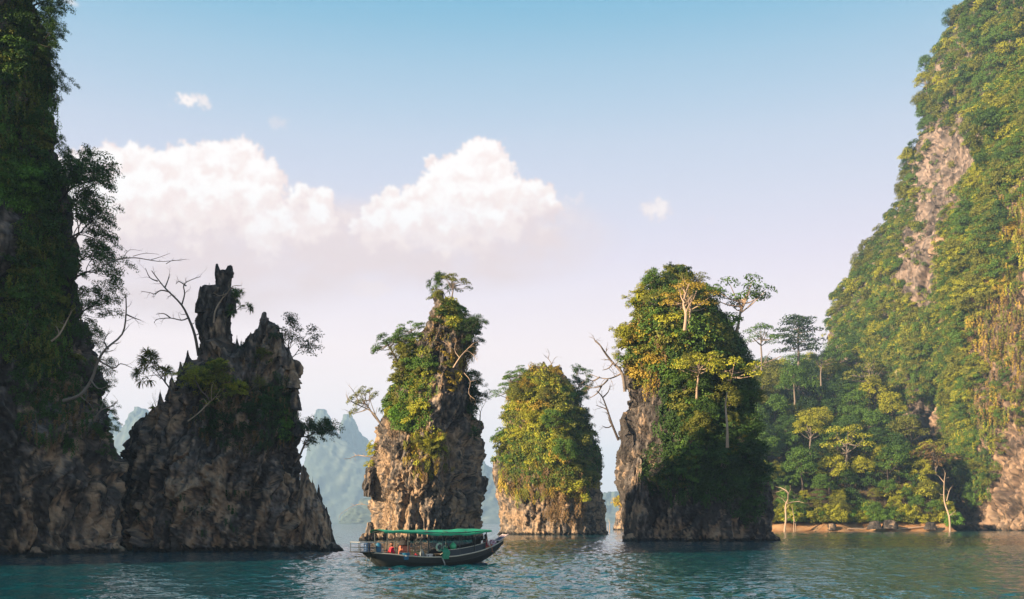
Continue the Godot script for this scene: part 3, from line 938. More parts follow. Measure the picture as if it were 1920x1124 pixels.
	for k in 4:
		var b := Buf.new()
		for j in 3: clump(b, Vector3(rng.randf_range(-0.3, 0.3), rng.randf_range(0.1, 0.45), rng.randf_range(-0.3, 0.3)), Vector3(0.38, 0.28, 0.38), 30, 0.16, 0.09)
		list.append(b.mesh())
	habit["fine sprig"] = list
	list = []
	for k in 3:
		var b := Buf.new()
		for j in 5:
			var x := rng.randf_range(-0.35, 0.35)
			var z := rng.randf_range(0.0, 0.25)
			var l := rng.randf_range(0.6, 1.5)
			for m in 11:
				var p := Vector3(x + 0.05 * sin(m * 1.3 + j), 0.2 - l * m / 11.0, z + 0.06 * sin(m * 0.9 + j))
				var f := (Vector3(0, 0.35, 1) + some_dir() * 0.7).normalized()
				b.leaf(p, (Vector3.DOWN + some_dir() * 0.8).slide(f).normalized(), f, 0.2, 0.12, leaf_colour())
		list.append(b.mesh())
	habit["hanging sprig"] = list

# one plant: a thing with trunk and crown, or a bush of a single mesh
func plant(called: String, kind: String, tint: String, where: Vector3, size: float, label: String, category: String, group := "", lean := Vector3.ZERO, wood := "grey", turn := -1.0, flat := 1.0) -> Node3D:
	var set: Array = habit[kind]
	var v: Dictionary = set[rng.randi() % set.size()]
	var yaw := rng.randf() * TAU if turn < 0.0 else turn
	var up := (Vector3.UP + lean).normalized()
	var side := up.cross(Vector3(0.02, 0, 1)).normalized()
	var bas := Basis(side, up, side.cross(up)) * Basis(Vector3.UP, yaw)
	bas = bas.scaled_local(Vector3(size, size * flat, size))
	var o: Node3D
	if v.has("trunk"):
		o = base(called, where)
		o.basis = bas
		mesh_node("trunk", v.trunk, bark[wood], o)
		if v.has("crown"): mesh_node("crown", v.crown, leaf_tint[tint], o)
	else:
		o = mesh_node(called, v.crown, leaf_tint[tint])
		o.transform = Transform3D(bas, where)
	return tag(o, label, category, group)

# whether a point lies in one of the bare patches of rock: [x, y, half width, half height, share left bare]
func stony(p: Vector3, bare: Array) -> bool:
	var px := 960.0 + LENS * p.x / -p.z
	var py := HORIZON - LENS * (p.y - EYE) / -p.z
	for q in bare:
		var w: float = 1.0 - pow((px - q[0]) / q[2], 2.0) - pow((py - q[1]) / q[3], 2.0) + 1.5 * n_mid.get_noise_2d(px / 18.0, py / 44.0)
		if w > 0.0 and rng.randf() < q[4]: return true
	return false

# creepers, undergrowth: what nobody could count, as one object per rock
func cover(called: String, s: Dictionary, regions: Array, kind: String, label: String, bare := []) -> void:
	var group := ""
	var places := []
	var tints := []
	for q in regions:
		var n := 0
		var tries := 0
		while n < int(q[4]) and tries < int(q[4]) * 3:
			tries += 1
			var a := rng.randf() * TAU
			var r := sqrt(rng.randf())
			var hit := look(s, q[0] + q[2] * r * cos(a), q[1] + q[3] * r * sin(a))
			if hit.is_empty(): continue
			n += 1
			if stony(hit[0], bare): continue
			var nn: Vector3 = hit[1]
			var size: float = q[6] * rng.randf_range(0.65, 1.35)
			var up := (Vector3.UP * 0.8 + nn * 0.6).normalized()
			var bas: Basis
			if kind == "hanging sprig":
				var out := Vector3(nn.x, 0, nn.z).normalized()
				bas = Basis(Vector3.UP.cross(out), Vector3.UP, out)
			else:
				var side := up.cross(Vector3(0.1, 0, 1)).normalized()
				bas = Basis(side, up, side.cross(up)) * Basis(Vector3.UP, rng.randf() * TAU)
			places.append(Transform3D(bas.scaled_local(Vector3.ONE * size), hit[0] + nn * size * 0.1 + some_dir() * size * 0.3))
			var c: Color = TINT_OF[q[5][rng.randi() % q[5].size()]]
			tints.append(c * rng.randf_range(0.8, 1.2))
	if places.is_empty(): return
	var mm := MultiMesh.new()
	mm.transform_format = MultiMesh.TRANSFORM_3D
	mm.use_colors = true
	mm.mesh = habit[kind][rng.randi() % habit[kind].size()]
	mm.instance_count = places.size()
	for k in places.size():
		mm.set_instance_transform(k, places[k])
		mm.set_instance_color(k, Color(tints[k].r, tints[k].g, tints[k].b))
	var o := MultiMeshInstance3D.new()
	o.name = numbered(called)
	o.multimesh = mm
	o.material_override = leaf_tint["every"]
	add_child(o)
	tag(o, label, "creepers" if kind == "hanging sprig" else "undergrowth", group, "stuff")

# bushes over a patch of rock: [x, y, half width, half height, count, tints, size, words for where, kind]
func scatter(called: String, s: Dictionary, regions: Array, what: String, group: String) -> void:
	for q in regions:
		var n := 0
		var tries := 0
		while n < int(q[4]) and tries < int(q[4]) * 4:
			tries += 1
			var a := rng.randf() * TAU
			var r := sqrt(rng.randf())
			var hit := look(s, q[0] + q[2] * r * cos(a), q[1] + q[3] * r * sin(a))
			if hit.is_empty(): continue
			n += 1
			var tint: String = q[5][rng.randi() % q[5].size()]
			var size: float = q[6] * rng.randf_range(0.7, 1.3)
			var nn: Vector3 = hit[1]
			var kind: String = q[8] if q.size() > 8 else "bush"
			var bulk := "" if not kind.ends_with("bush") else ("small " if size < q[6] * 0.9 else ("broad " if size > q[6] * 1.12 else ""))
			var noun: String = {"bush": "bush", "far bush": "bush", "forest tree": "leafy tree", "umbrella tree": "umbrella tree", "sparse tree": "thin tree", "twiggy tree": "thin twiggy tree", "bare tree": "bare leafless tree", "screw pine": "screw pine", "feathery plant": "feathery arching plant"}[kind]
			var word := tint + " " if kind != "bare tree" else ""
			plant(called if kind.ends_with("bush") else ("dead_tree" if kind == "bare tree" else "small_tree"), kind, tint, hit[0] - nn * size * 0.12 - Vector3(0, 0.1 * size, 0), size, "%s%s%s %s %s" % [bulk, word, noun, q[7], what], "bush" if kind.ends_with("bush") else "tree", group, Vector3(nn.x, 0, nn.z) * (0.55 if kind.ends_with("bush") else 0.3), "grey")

# ---------------------------------------------------------------- what grows where
func make_greenery() -> void:
	rng.seed = 4
	var DK := ["dark green", "deep green", "deep green"]
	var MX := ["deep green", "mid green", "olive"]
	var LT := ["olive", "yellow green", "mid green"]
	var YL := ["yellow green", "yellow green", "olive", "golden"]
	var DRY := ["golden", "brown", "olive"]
	# --- the big pillar
	var w := "of the massive pillar"
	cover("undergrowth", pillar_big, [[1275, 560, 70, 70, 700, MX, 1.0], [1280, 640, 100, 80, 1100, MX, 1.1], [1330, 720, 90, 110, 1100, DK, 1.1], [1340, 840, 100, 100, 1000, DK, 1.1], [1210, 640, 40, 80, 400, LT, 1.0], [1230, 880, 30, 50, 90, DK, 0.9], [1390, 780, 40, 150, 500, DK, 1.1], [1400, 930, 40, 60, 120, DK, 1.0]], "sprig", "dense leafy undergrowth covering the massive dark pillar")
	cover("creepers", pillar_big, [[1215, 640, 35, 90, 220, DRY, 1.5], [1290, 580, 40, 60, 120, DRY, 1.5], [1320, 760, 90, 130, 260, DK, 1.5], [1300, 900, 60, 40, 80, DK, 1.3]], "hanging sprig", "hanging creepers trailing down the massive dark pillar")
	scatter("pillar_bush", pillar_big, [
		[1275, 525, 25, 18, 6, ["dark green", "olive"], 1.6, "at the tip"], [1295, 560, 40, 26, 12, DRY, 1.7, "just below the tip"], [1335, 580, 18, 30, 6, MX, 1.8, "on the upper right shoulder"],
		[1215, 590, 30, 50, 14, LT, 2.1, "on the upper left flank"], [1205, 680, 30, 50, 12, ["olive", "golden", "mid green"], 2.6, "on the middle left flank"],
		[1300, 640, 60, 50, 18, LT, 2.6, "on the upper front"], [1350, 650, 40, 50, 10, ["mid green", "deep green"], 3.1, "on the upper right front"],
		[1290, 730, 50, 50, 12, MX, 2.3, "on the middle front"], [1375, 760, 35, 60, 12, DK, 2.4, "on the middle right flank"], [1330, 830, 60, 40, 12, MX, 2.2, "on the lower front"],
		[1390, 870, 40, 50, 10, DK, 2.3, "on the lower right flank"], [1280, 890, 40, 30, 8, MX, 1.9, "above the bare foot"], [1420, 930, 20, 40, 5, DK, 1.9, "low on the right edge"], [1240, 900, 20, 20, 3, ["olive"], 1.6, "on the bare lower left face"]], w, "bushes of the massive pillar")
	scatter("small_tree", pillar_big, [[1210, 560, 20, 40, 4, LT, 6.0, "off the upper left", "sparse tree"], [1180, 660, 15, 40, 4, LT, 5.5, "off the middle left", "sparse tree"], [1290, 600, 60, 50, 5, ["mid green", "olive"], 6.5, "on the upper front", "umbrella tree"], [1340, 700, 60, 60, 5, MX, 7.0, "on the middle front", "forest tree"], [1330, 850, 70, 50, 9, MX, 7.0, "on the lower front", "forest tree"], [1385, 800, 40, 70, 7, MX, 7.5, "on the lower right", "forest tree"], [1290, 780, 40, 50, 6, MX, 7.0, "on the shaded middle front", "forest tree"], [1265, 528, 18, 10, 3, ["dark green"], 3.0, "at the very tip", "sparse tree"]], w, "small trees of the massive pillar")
	for q in [[1303, 752, 9.6, "yellow green", "lemon lit flat topped tree left of the tall pale trunk of the massive pillar"], [1366, 775, 11.5, "yellow green", "lemon lit flat topped tree on a long pale trunk of the massive pillar"], [1290, 640, 10.0, "golden", "tree with a bare pale trunk high on the front of the massive dark pillar"]]:
		var hit := look(pillar_big, q[0], q[1])
		plant("leaning_tree", "umbrella tree", q[3], hit[0] + Vector3(0, -0.4, 0.5), q[2], q[4], "tree", "", Vector3(0, 0, 0.25), "pale")
	var at_top := look(pillar_big, 1368, 640)
	plant("leaning_tree", "umbrella tree", "mid green", at_top[0] + Vector3(0.6, -1.0, -1.0), 12.5, "tall tree with broad leaf clouds leaning out from the right shoulder of the massive pillar", "tree", "", Vector3(0.22, 0, 0), "pale", 0.4)
	# --- the small pillar
	w = "of the squat pillar"
	cover("undergrowth", pillar_small, [[1015, 780, 85, 80, 1100, LT, 1.15], [1040, 860, 90, 55, 700, MX, 1.15], [1095, 850, 35, 80, 350, DK, 1.1], [1010, 720, 50, 35, 260, YL, 1.1], [960, 850, 40, 50, 260, LT, 1.1]], "sprig", "dense leafy undergrowth covering the small squat pillar")
	cover("creepers", pillar_small, [[1020, 900, 90, 35, 170, DRY, 1.8], [1000, 760, 80, 60, 90, LT, 1.6], [1060, 950, 40, 30, 40, ["brown"], 1.8]], "hanging sprig", "hanging creepers trailing down the small squat pillar")
	scatter("pillar_bush", pillar_small, [[1000, 725, 40, 25, 9, YL, 2.0, "near the top"], [970, 770, 40, 40, 12, YL, 2.5, "on the upper left"], [1030, 780, 40, 40, 12, YL, 2.6, "on the upper front"], [1075, 770, 25, 50, 8, ["olive", "mid green"], 2.5, "on the upper right"], [965, 840, 40, 35, 10, LT, 2.5, "on the lower left"], [1030, 860, 45, 35, 12, YL, 2.5, "on the lower front"], [1100, 860, 25, 50, 9, ["deep green", "olive"], 2.5, "on the lower right"], [1080, 920, 40, 20, 5, YL, 2.2, "just above the bare foot"]], w, "bushes of the squat pillar")
	scatter("small_tree", pillar_small, [[1000, 790, 50, 50, 6, YL, 8.0, "on the upper front", "forest tree"], [1050, 850, 40, 40, 5, LT, 8.0, "on the lower front", "forest tree"], [1110, 800, 14, 60, 5, DK, 8.0, "off the right edge", "sparse tree"], [1045, 700, 14, 10, 2, ["golden"], 3.4, "beside the top", "sparse tree"], [960, 760, 20, 30, 3, LT, 7.0, "off the left edge", "umbrella tree"]], w, "small trees of the squat pillar")
	# --- the middle pillar
	w = "of the sunlit pillar"
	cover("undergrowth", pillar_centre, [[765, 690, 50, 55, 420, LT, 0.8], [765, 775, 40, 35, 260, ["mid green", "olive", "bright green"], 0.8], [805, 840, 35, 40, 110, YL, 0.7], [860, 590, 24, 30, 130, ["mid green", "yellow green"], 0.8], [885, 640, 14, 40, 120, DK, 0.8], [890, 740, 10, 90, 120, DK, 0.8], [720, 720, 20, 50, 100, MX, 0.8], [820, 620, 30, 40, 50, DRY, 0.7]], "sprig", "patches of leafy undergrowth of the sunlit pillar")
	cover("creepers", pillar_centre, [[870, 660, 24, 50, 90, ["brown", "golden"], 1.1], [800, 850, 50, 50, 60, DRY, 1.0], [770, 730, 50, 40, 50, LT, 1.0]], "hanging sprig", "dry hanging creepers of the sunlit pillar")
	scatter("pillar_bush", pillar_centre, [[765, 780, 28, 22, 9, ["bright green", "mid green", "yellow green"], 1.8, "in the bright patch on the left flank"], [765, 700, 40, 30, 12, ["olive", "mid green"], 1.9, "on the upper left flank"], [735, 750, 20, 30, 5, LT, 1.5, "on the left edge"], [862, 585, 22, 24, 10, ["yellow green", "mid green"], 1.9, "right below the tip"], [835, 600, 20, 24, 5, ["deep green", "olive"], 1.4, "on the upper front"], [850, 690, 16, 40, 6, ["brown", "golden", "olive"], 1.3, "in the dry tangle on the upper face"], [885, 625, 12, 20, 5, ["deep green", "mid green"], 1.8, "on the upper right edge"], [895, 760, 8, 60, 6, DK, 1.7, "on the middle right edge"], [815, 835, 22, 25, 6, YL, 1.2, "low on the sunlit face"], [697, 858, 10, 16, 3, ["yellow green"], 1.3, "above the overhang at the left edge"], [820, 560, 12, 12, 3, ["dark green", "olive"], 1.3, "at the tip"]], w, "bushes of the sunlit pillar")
	scatter("small_tree", pillar_centre, [[765, 660, 20, 20, 3, ["olive", "mid green"], 6.5, "on the upper left flank", "umbrella tree"], [740, 700, 14, 30, 4, LT, 5.5, "off the left edge", "sparse tree"], [885, 660, 8, 40, 4, DK, 7.0, "off the upper right edge", "twiggy tree"], [893, 760, 6, 60, 4, DK, 7.0, "off the middle right edge", "twiggy tree"], [800, 850, 30, 20, 2, YL, 3.5, "low on the sunlit face", "sparse tree"]], w, "small trees of the sunlit pillar")
	for q in [["screw pine", "mid green", 834, 562, 6.0, "tufted tree crowning the tip of the tall sunlit pillar", Vector3(0.05, 0, 0)], ["umbrella tree", "olive", 848, 575, 6.5, "small wind bent tree at the tip of the tall sunlit pillar", Vector3(0.1, 0, 0)], ["umbrella tree", "deep green", 752, 690, 8.5, "open tree reaching up left from the tall sunlit pillar", Vector3(-0.55, 0, 0.1)], ["umbrella tree", "olive", 712, 790, 7.5, "half bare flat tree leaning far left from the tall sunlit pillar", Vector3(-0.75, 0, 0.1)], ["twiggy tree", "deep green", 886, 660, 8.0, "airy dark tree overhanging the right edge of the tall sunlit pillar", Vector3(0.5, 0, 0)], ["twiggy tree", "dark green", 896, 800, 8.0, "airy dark tree hanging low at the right edge of the tall sunlit pillar", Vector3(0.45, 0, 0)]]:
		var hit := look(pillar_centre, q[2], q[3])
		plant("leaning_tree", q[0], q[1], hit[0] - Vector3(0, 0.4, 0), q[4], q[5], "tree", "", q[6], "grey")
	# --- the twisted pillar
	w = "of the horned pillar"
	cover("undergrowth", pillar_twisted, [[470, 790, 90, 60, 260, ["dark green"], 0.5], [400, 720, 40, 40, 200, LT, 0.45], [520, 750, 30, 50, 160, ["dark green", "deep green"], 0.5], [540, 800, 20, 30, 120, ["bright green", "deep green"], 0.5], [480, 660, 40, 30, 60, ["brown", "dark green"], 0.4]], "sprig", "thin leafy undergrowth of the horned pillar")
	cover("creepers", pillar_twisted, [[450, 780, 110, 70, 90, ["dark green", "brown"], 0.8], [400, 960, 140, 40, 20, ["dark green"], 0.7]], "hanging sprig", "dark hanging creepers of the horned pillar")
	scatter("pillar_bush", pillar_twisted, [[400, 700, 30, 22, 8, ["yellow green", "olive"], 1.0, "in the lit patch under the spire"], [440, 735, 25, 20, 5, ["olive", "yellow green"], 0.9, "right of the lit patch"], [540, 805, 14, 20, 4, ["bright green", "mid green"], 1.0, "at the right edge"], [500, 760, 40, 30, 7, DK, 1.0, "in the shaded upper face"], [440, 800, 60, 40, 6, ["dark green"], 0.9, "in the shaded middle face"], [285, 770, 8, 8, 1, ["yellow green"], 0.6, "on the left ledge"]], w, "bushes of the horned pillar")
	for q in [["screw pine", "olive", 318, 735, 5.6, "tufted screw pine standing on the left slope of the twisted pillar", Vector3(-0.12, 0, 0)], ["screw pine", "mid green", 425, 590, 4.2, "tufted screw pine growing out of the horned spire", Vector3(0.55, 0, 0.3)], ["screw pine", "olive", 500, 700, 3.0, "tufted screw pine below the right peak of the twisted pillar", Vector3(0, 0, 0.4)], ["twiggy tree", "dark green", 544, 720, 9.5, "airy tree spreading off the right edge of the twisted pillar, upper one", Vector3(0.35, 0, 0)], ["twiggy tree", "dark green", 556, 860, 7.6, "airy feathered tree spreading off the right edge of the twisted pillar, lower one", Vector3(0.65, 0, 0)], ["twiggy tree", "dark green", 552, 820, 6.4, "airy tree spreading off the right edge of the twisted pillar, between two others", Vector3(0.8, 0, 0)], ["twiggy tree", "yellow green", 395, 745, 6.0, "yellow leaved little tree on pale stems under the horned spire", Vector3(0, 0, 0.3)], ["twiggy tree", "olive", 450, 770, 5.0, "olive leaved little tree on pale stems below the saddle of the twisted pillar", Vector3(0.4, 0, 0.3)], ["bare tree", "brown", 290, 770, 2.6, "small dry twig bush on the left ledge of the twisted pillar", Vector3(-0.1, 0, 0)]]:
		var hit := look(pillar_twisted, q[2], q[3])
		plant("crag_tree", q[0], q[1], hit[0] - Vector3(0, 0.3, 0), q[4], q[5], "tree", "", q[6], "grey")
	# --- the left cliff
	w = "of the shaded cliff"
	cover("undergrowth", cliff_left, [[50, 350, 60, 50, 700, ["mid green", "bright green", "bright green"], 0.6], [40, 120, 60, 130, 700, MX, 0.6], [80, 460, 50, 80, 500, MX, 0.55], [50, 600, 70, 90, 700, MX, 0.55], [90, 720, 70, 70, 400, ["deep green"], 0.55], [20, 260, 40, 60, 300, MX, 0.6], [60, 50, 24, 90, 420, MX, 0.6], [76, 210, 18, 90, 320, MX, 0.6]], "sprig", "leafy undergrowth matted over the shaded left cliff")
	cover("creepers", cliff_left, [[50, 200, 60, 180, 260, MX, 1.0], [80, 560, 60, 140, 260, MX, 1.0], [110, 780, 70, 60, 90, ["deep green", "brown"], 0.9]], "hanging sprig", "creepers hanging down the shaded left cliff")
	scatter("cliff_bush", cliff_left, [[45, 335, 50, 28, 22, ["mid green", "bright green", "bright green"], 1.3, "in the green mound"], [90, 380, 20, 25, 8, ["mid green", "deep green"], 1.2, "beside the green mound"], [30, 80, 40, 90, 20, MX, 1.2, "near the top"], [60, 520, 60, 80, 18, MX, 1.1, "in the middle"], [110, 650, 40, 60, 10, MX, 1.0, "in the lower part"], [75, 240, 12, 60, 10, MX, 1.1, "along the upper edge"]], w, "bushes of the shaded cliff")
	var edge := [[64, 60, 6.0, "deep green"], [66, 20, 6.5, "deep green"], [68, 120, 6.0, "deep green"], [76, 180, 5.6, "deep green"], [84, 260, 4.2, "deep green"], [96, 330, 5.0, "deep green"], [106, 400, 10.5, "deep green"], [112, 440, 9.0, "deep green"], [120, 490, 9.5, "deep green"], [124, 540, 8.5, "deep green"], [136, 600, 8.0, "deep green"], [148, 650, 6.0, "deep green"], [166, 720, 5.0, "deep green"], [186, 800, 4.0, "deep green"], [192, 840, 3.0, "deep green"], [104, 370, 8.5, "deep green"], [70, 90, 6.0, "deep green"]]
	for k in edge.size():
		var q: Array = edge[k]
		var hit := look(cliff_left, q[0], q[1])
		for twin in 2:
			plant("overhanging_tree", "twiggy tree", q[3], hit[0] + Vector3(-0.5, -0.4 - twin * 0.8, 0.6 - twin * 1.2), q[2] * (0.75 if twin else 1.0), "open tree leaning out from the %s edge of the shaded cliff" % ["topmost", "upper", "middle", "lower", "lowest"][clampi(int(q[1] / 170.0), 0, 4)], "tree", "trees leaning out from the shaded left cliff", Vector3(0.45 + 0.4 * rng.randf(), 0, 0.1), "dark", rng.randf_range(-0.7, 0.7) + TAU)
	make_bare_limbs()
	make_forest()

# crooked limbs that the photograph draws one by one
func make_bare_limbs() -> void:
	var list := [
		["dead_tree", "leafless grey tree bending left beside the horned spire", "grey", 107.5, [[[372, 668], [366, 630], [352, 598], [340, 572], [318, 548], [296, 528], [284, 508]], [[352, 598], [338, 600], [318, 596], [300, 602], [284, 604]], [[340, 572], [344, 550], [348, 536], [362, 522], [372, 516]], [[318, 548], [304, 546], [290, 552], [276, 546], [270, 550]], [[296, 528], [282, 522], [268, 500]], [[310, 540], [312, 524], [318, 514]], [[318, 596], [306, 588], [296, 592]], [[348, 536], [338, 530], [328, 532]]], 0.17],
		["bare_bough", "long bare bough rising right across the gap from the left cliff", "grey", 84.0, [[[118, 752], [150, 742], [168, 712], [184, 676], [204, 656], [222, 624], [236, 590], [244, 560]], [[236, 590], [250, 596], [262, 600]], [[184, 676], [210, 690], [230, 684], [246, 690]], [[168, 712], [186, 730], [204, 724]], [[204, 656], [196, 640], [200, 622]]], 0.16],
		["bare_bough", "pale bare bough low on the face of the shaded left cliff", "pale", 84.0, [[[96, 640], [112, 628], [122, 600], [134, 584]], [[112, 628], [104, 612]]], 0.10],
		["bare_bough", "thin flat twig spray reaching farthest right from the left cliff trees", "grey", 88.0, [[[190, 500], [220, 488], [250, 482], [280, 488], [310, 494], [344, 482]], [[250, 482], [270, 474], [296, 476]], [[280, 488], [300, 480], [322, 478]], [[310, 494], [326, 490], [340, 490]], [[230, 486], [244, 470], [262, 468]]], 0.07],
		["bare_bough", "bare bough pointing up right below the left cliff trees", "grey", 86.0, [[[176, 790], [190, 770], [206, 762], [220, 752]], [[190, 770], [194, 748], [206, 730]]], 0.09],
		["bare_bough", "pale crooked bough on the horned spire holding the screw pine", "pale", 103.0, [[[400, 606], [404, 584], [412, 562], [424, 552], [440, 540], [448, 532]], [[424, 552], [410, 554], [398, 548]]], 0.09],
		["bare_bough", "pale bare stems slanting down below the lit patch of the twisted pillar", "pale", 98.5, [[[352, 790], [372, 776], [388, 756], [404, 744], [418, 730]], [[388, 756], [380, 748], [372, 752]], [[404, 744], [410, 752], [420, 758]], [[395, 750], [398, 730], [400, 715]]], 0.07],
		["dead_tree", "tall bare grey tree leaning left off the massive dark pillar", "grey", 158.0, [[[1172, 735], [1166, 700], [1150, 680], [1136, 664], [1124, 650], [1118, 636]], [[1150, 680], [1142, 690], [1130, 694]], [[1166, 700], [1154, 706], [1140, 712], [1124, 708], [1108, 700]], [[1140, 712], [1128, 724], [1112, 728], [1098, 722]], [[1128, 724], [1120, 738], [1106, 746]], [[1124, 708], [1112, 714], [1100, 710]]], 0.3],
		["dead_tree", "thin dark bare tree slanting up left in the gap beside the massive dark pillar", "dark", 158.0, [[[1160, 826], [1148, 798], [1140, 770], [1130, 746], [1118, 735]], [[1140, 770], [1130, 764], [1118, 760]], [[1148, 798], [1140, 802], [1128, 800]], [[1130, 746], [1140, 736], [1144, 722]]], 0.24],
		["dead_tree", "small leafless tree standing on top of the small squat pillar", "grey", 240.0, [[[1036, 700], [1034, 684], [1028, 672], [1020, 666]], [[1034, 684], [1040, 672], [1046, 668]], [[1028, 672], [1030, 662], [1026, 656]]], 0.16],
		["bare_bough", "pinkish bare twig sticking out left of the tall sunlit pillar", "pale", 165.0, [[[700, 858], [684, 856], [668, 854], [656, 860], [648, 862]], [[668, 854], [662, 850]]], 0.10],
		["bare_bough", "bare pinkish bough arching over the far headland left of the sunlit pillar", "pale", 165.0, [[[698, 952], [680, 946], [664, 948], [650, 956], [640, 966], [632, 976]], [[664, 948], [656, 944]], [[680, 946], [672, 940]]], 0.05],
		["bare_bough", "brown tangle of dry stems on the upper right face of the sunlit pillar", "pale", 156.0, [[[850, 690], [862, 672], [874, 656], [888, 644]], [[862, 672], [852, 656], [856, 636]], [[874, 656], [886, 664], [896, 680]], [[852, 656], [840, 648], [830, 640]], [[870, 700], [882, 716], [878, 736], [890, 750]], [[882, 716], [894, 712]]], 0.14],
		["bare_bough", "half bare boughs fanning out left of the sunlit pillar", "grey", 164.0, [[[716, 800], [704, 780], [690, 768], [672, 760], [656, 752], [646, 738]], [[690, 768], [676, 772], [660, 774], [648, 770]], [[672, 760], [668, 744], [660, 730], [652, 722]], [[704, 780], [696, 756], [692, 736]]], 0.16],
		["dead_tree", "pale dead trunk forking at the top, standing in the shallows left of the shore", "pale", 318.0, [[[1471, 1000], [1473, 975], [1475, 950], [1478, 935], [1472, 922], [1467, 914]], [[1476, 945], [1488, 942], [1500, 941], [1503, 944]], [[1478, 935], [1481, 925], [1480, 918]]], 0.38],
		["dead_tree", "thin pole standing beside the pale dead trunk in the shallows", "pale", 318.0, [[[1488, 1000], [1488, 975], [1487, 948]]], 0.16],
		["dead_tree", "short pole standing right beside the thin pole in the shallows", "pale", 318.0, [[[1491, 1000], [1491, 985], [1490, 968]]], 0.14],
		["dead_tree", "pale bare trunk standing at the water below the cliff spur", "pale", 320.0, [[[1782, 1000], [1779, 970], [1774, 940], [1771, 905], [1768, 888]], [[1774, 940], [1782, 922], [1786, 914]], [[1771, 905], [1763, 893]]], 0.36],
		["dead_tree", "pair of thin stakes standing in the gap left of the massive pillar", "pale", 300.0, [[[1143, 1000], [1143, 985], [1142, 975]], [[1139, 1000], [1140, 985]]], 0.2],
		["dead_tree", "bare grey bough reaching right from behind the massive pillar", "grey", 330.0, [[[1400, 706], [1416, 694], [1432, 682], [1448, 676], [1462, 670]], [[1432, 682], [1440, 668], [1444, 662]]], 0.4],
		["dead_tree", "pale bare trunk rising through the brown leaves high on the massive pillar", "pale", 149.0, [[[1284, 620], [1286, 590], [1283, 570], [1286, 550], [1291, 535]], [[1283, 570], [1278, 556], [1276, 545]], [[1286, 550], [1281, 540]]], 0.3],
		["dead_tree", "long pale straight trunk down the dark front of the massive pillar", "pale", 146.0, [[[1364, 840], [1363, 800], [1362, 760], [1364, 735]]], 0.26],
	]
	for q in list:
		var b := Buf.new()
		var o := base(q[0], at(q[4][0][0][0], q[4][0][0][1], q[3]))
		for k in q[4].size():
			var pts := []
			var rad := []
			var path: Array = q[4][k]
			for m in path.size():
				var f := float(m) / (path.size() - 1)
				pts.append(at(path[m][0], path[m][1], q[3]) - o.position + Vector3(0, 0, (q[3] * 0.004) * sin(m * 2.1 + k * 1.7) * (m if k == 0 else m + 1) * 0.5))
				rad.append(q[5] * (1.0 - 0.72 * f) * (1.0 if k == 0 else 0.5))
			# bends are eased, so that limbs curve
			var fine := []
			var fr := []
			for m in pts.size() - 1:
				var a: Vector3 = pts[maxi(m - 1, 0)]
				var d: Vector3 = pts[mini(m + 2, pts.size() - 1)]
				for t in 3:
					fine.append(pts[m].cubic_interpolate(pts[m + 1], a, d, t / 3.0))
					fr.append(lerpf(rad[m], rad[m + 1], t / 3.0))
			fine.append(pts[-1])
			fr.append(rad[-1])
			b.tube(fine, fr, 6)
			if not "pole" in q[1] and not "stake" in q[1] and not "straight" in q[1]:
				for m in range(3, fine.size(), 2):
					limb(b, [], fine[m], ((fine[m] - fine[m - 1]).normalized() + some_dir()).normalized(), q[5] * rng.randf_range(3.0, 7.0), fr[m] * 0.45, 1, 0.7, 0.1, 1)
		mesh_node("limbs", b.mesh(), bark[q[2]], o)
		tag(o, q[1], "bare tree" if q[0] == "dead_tree" else "bough")

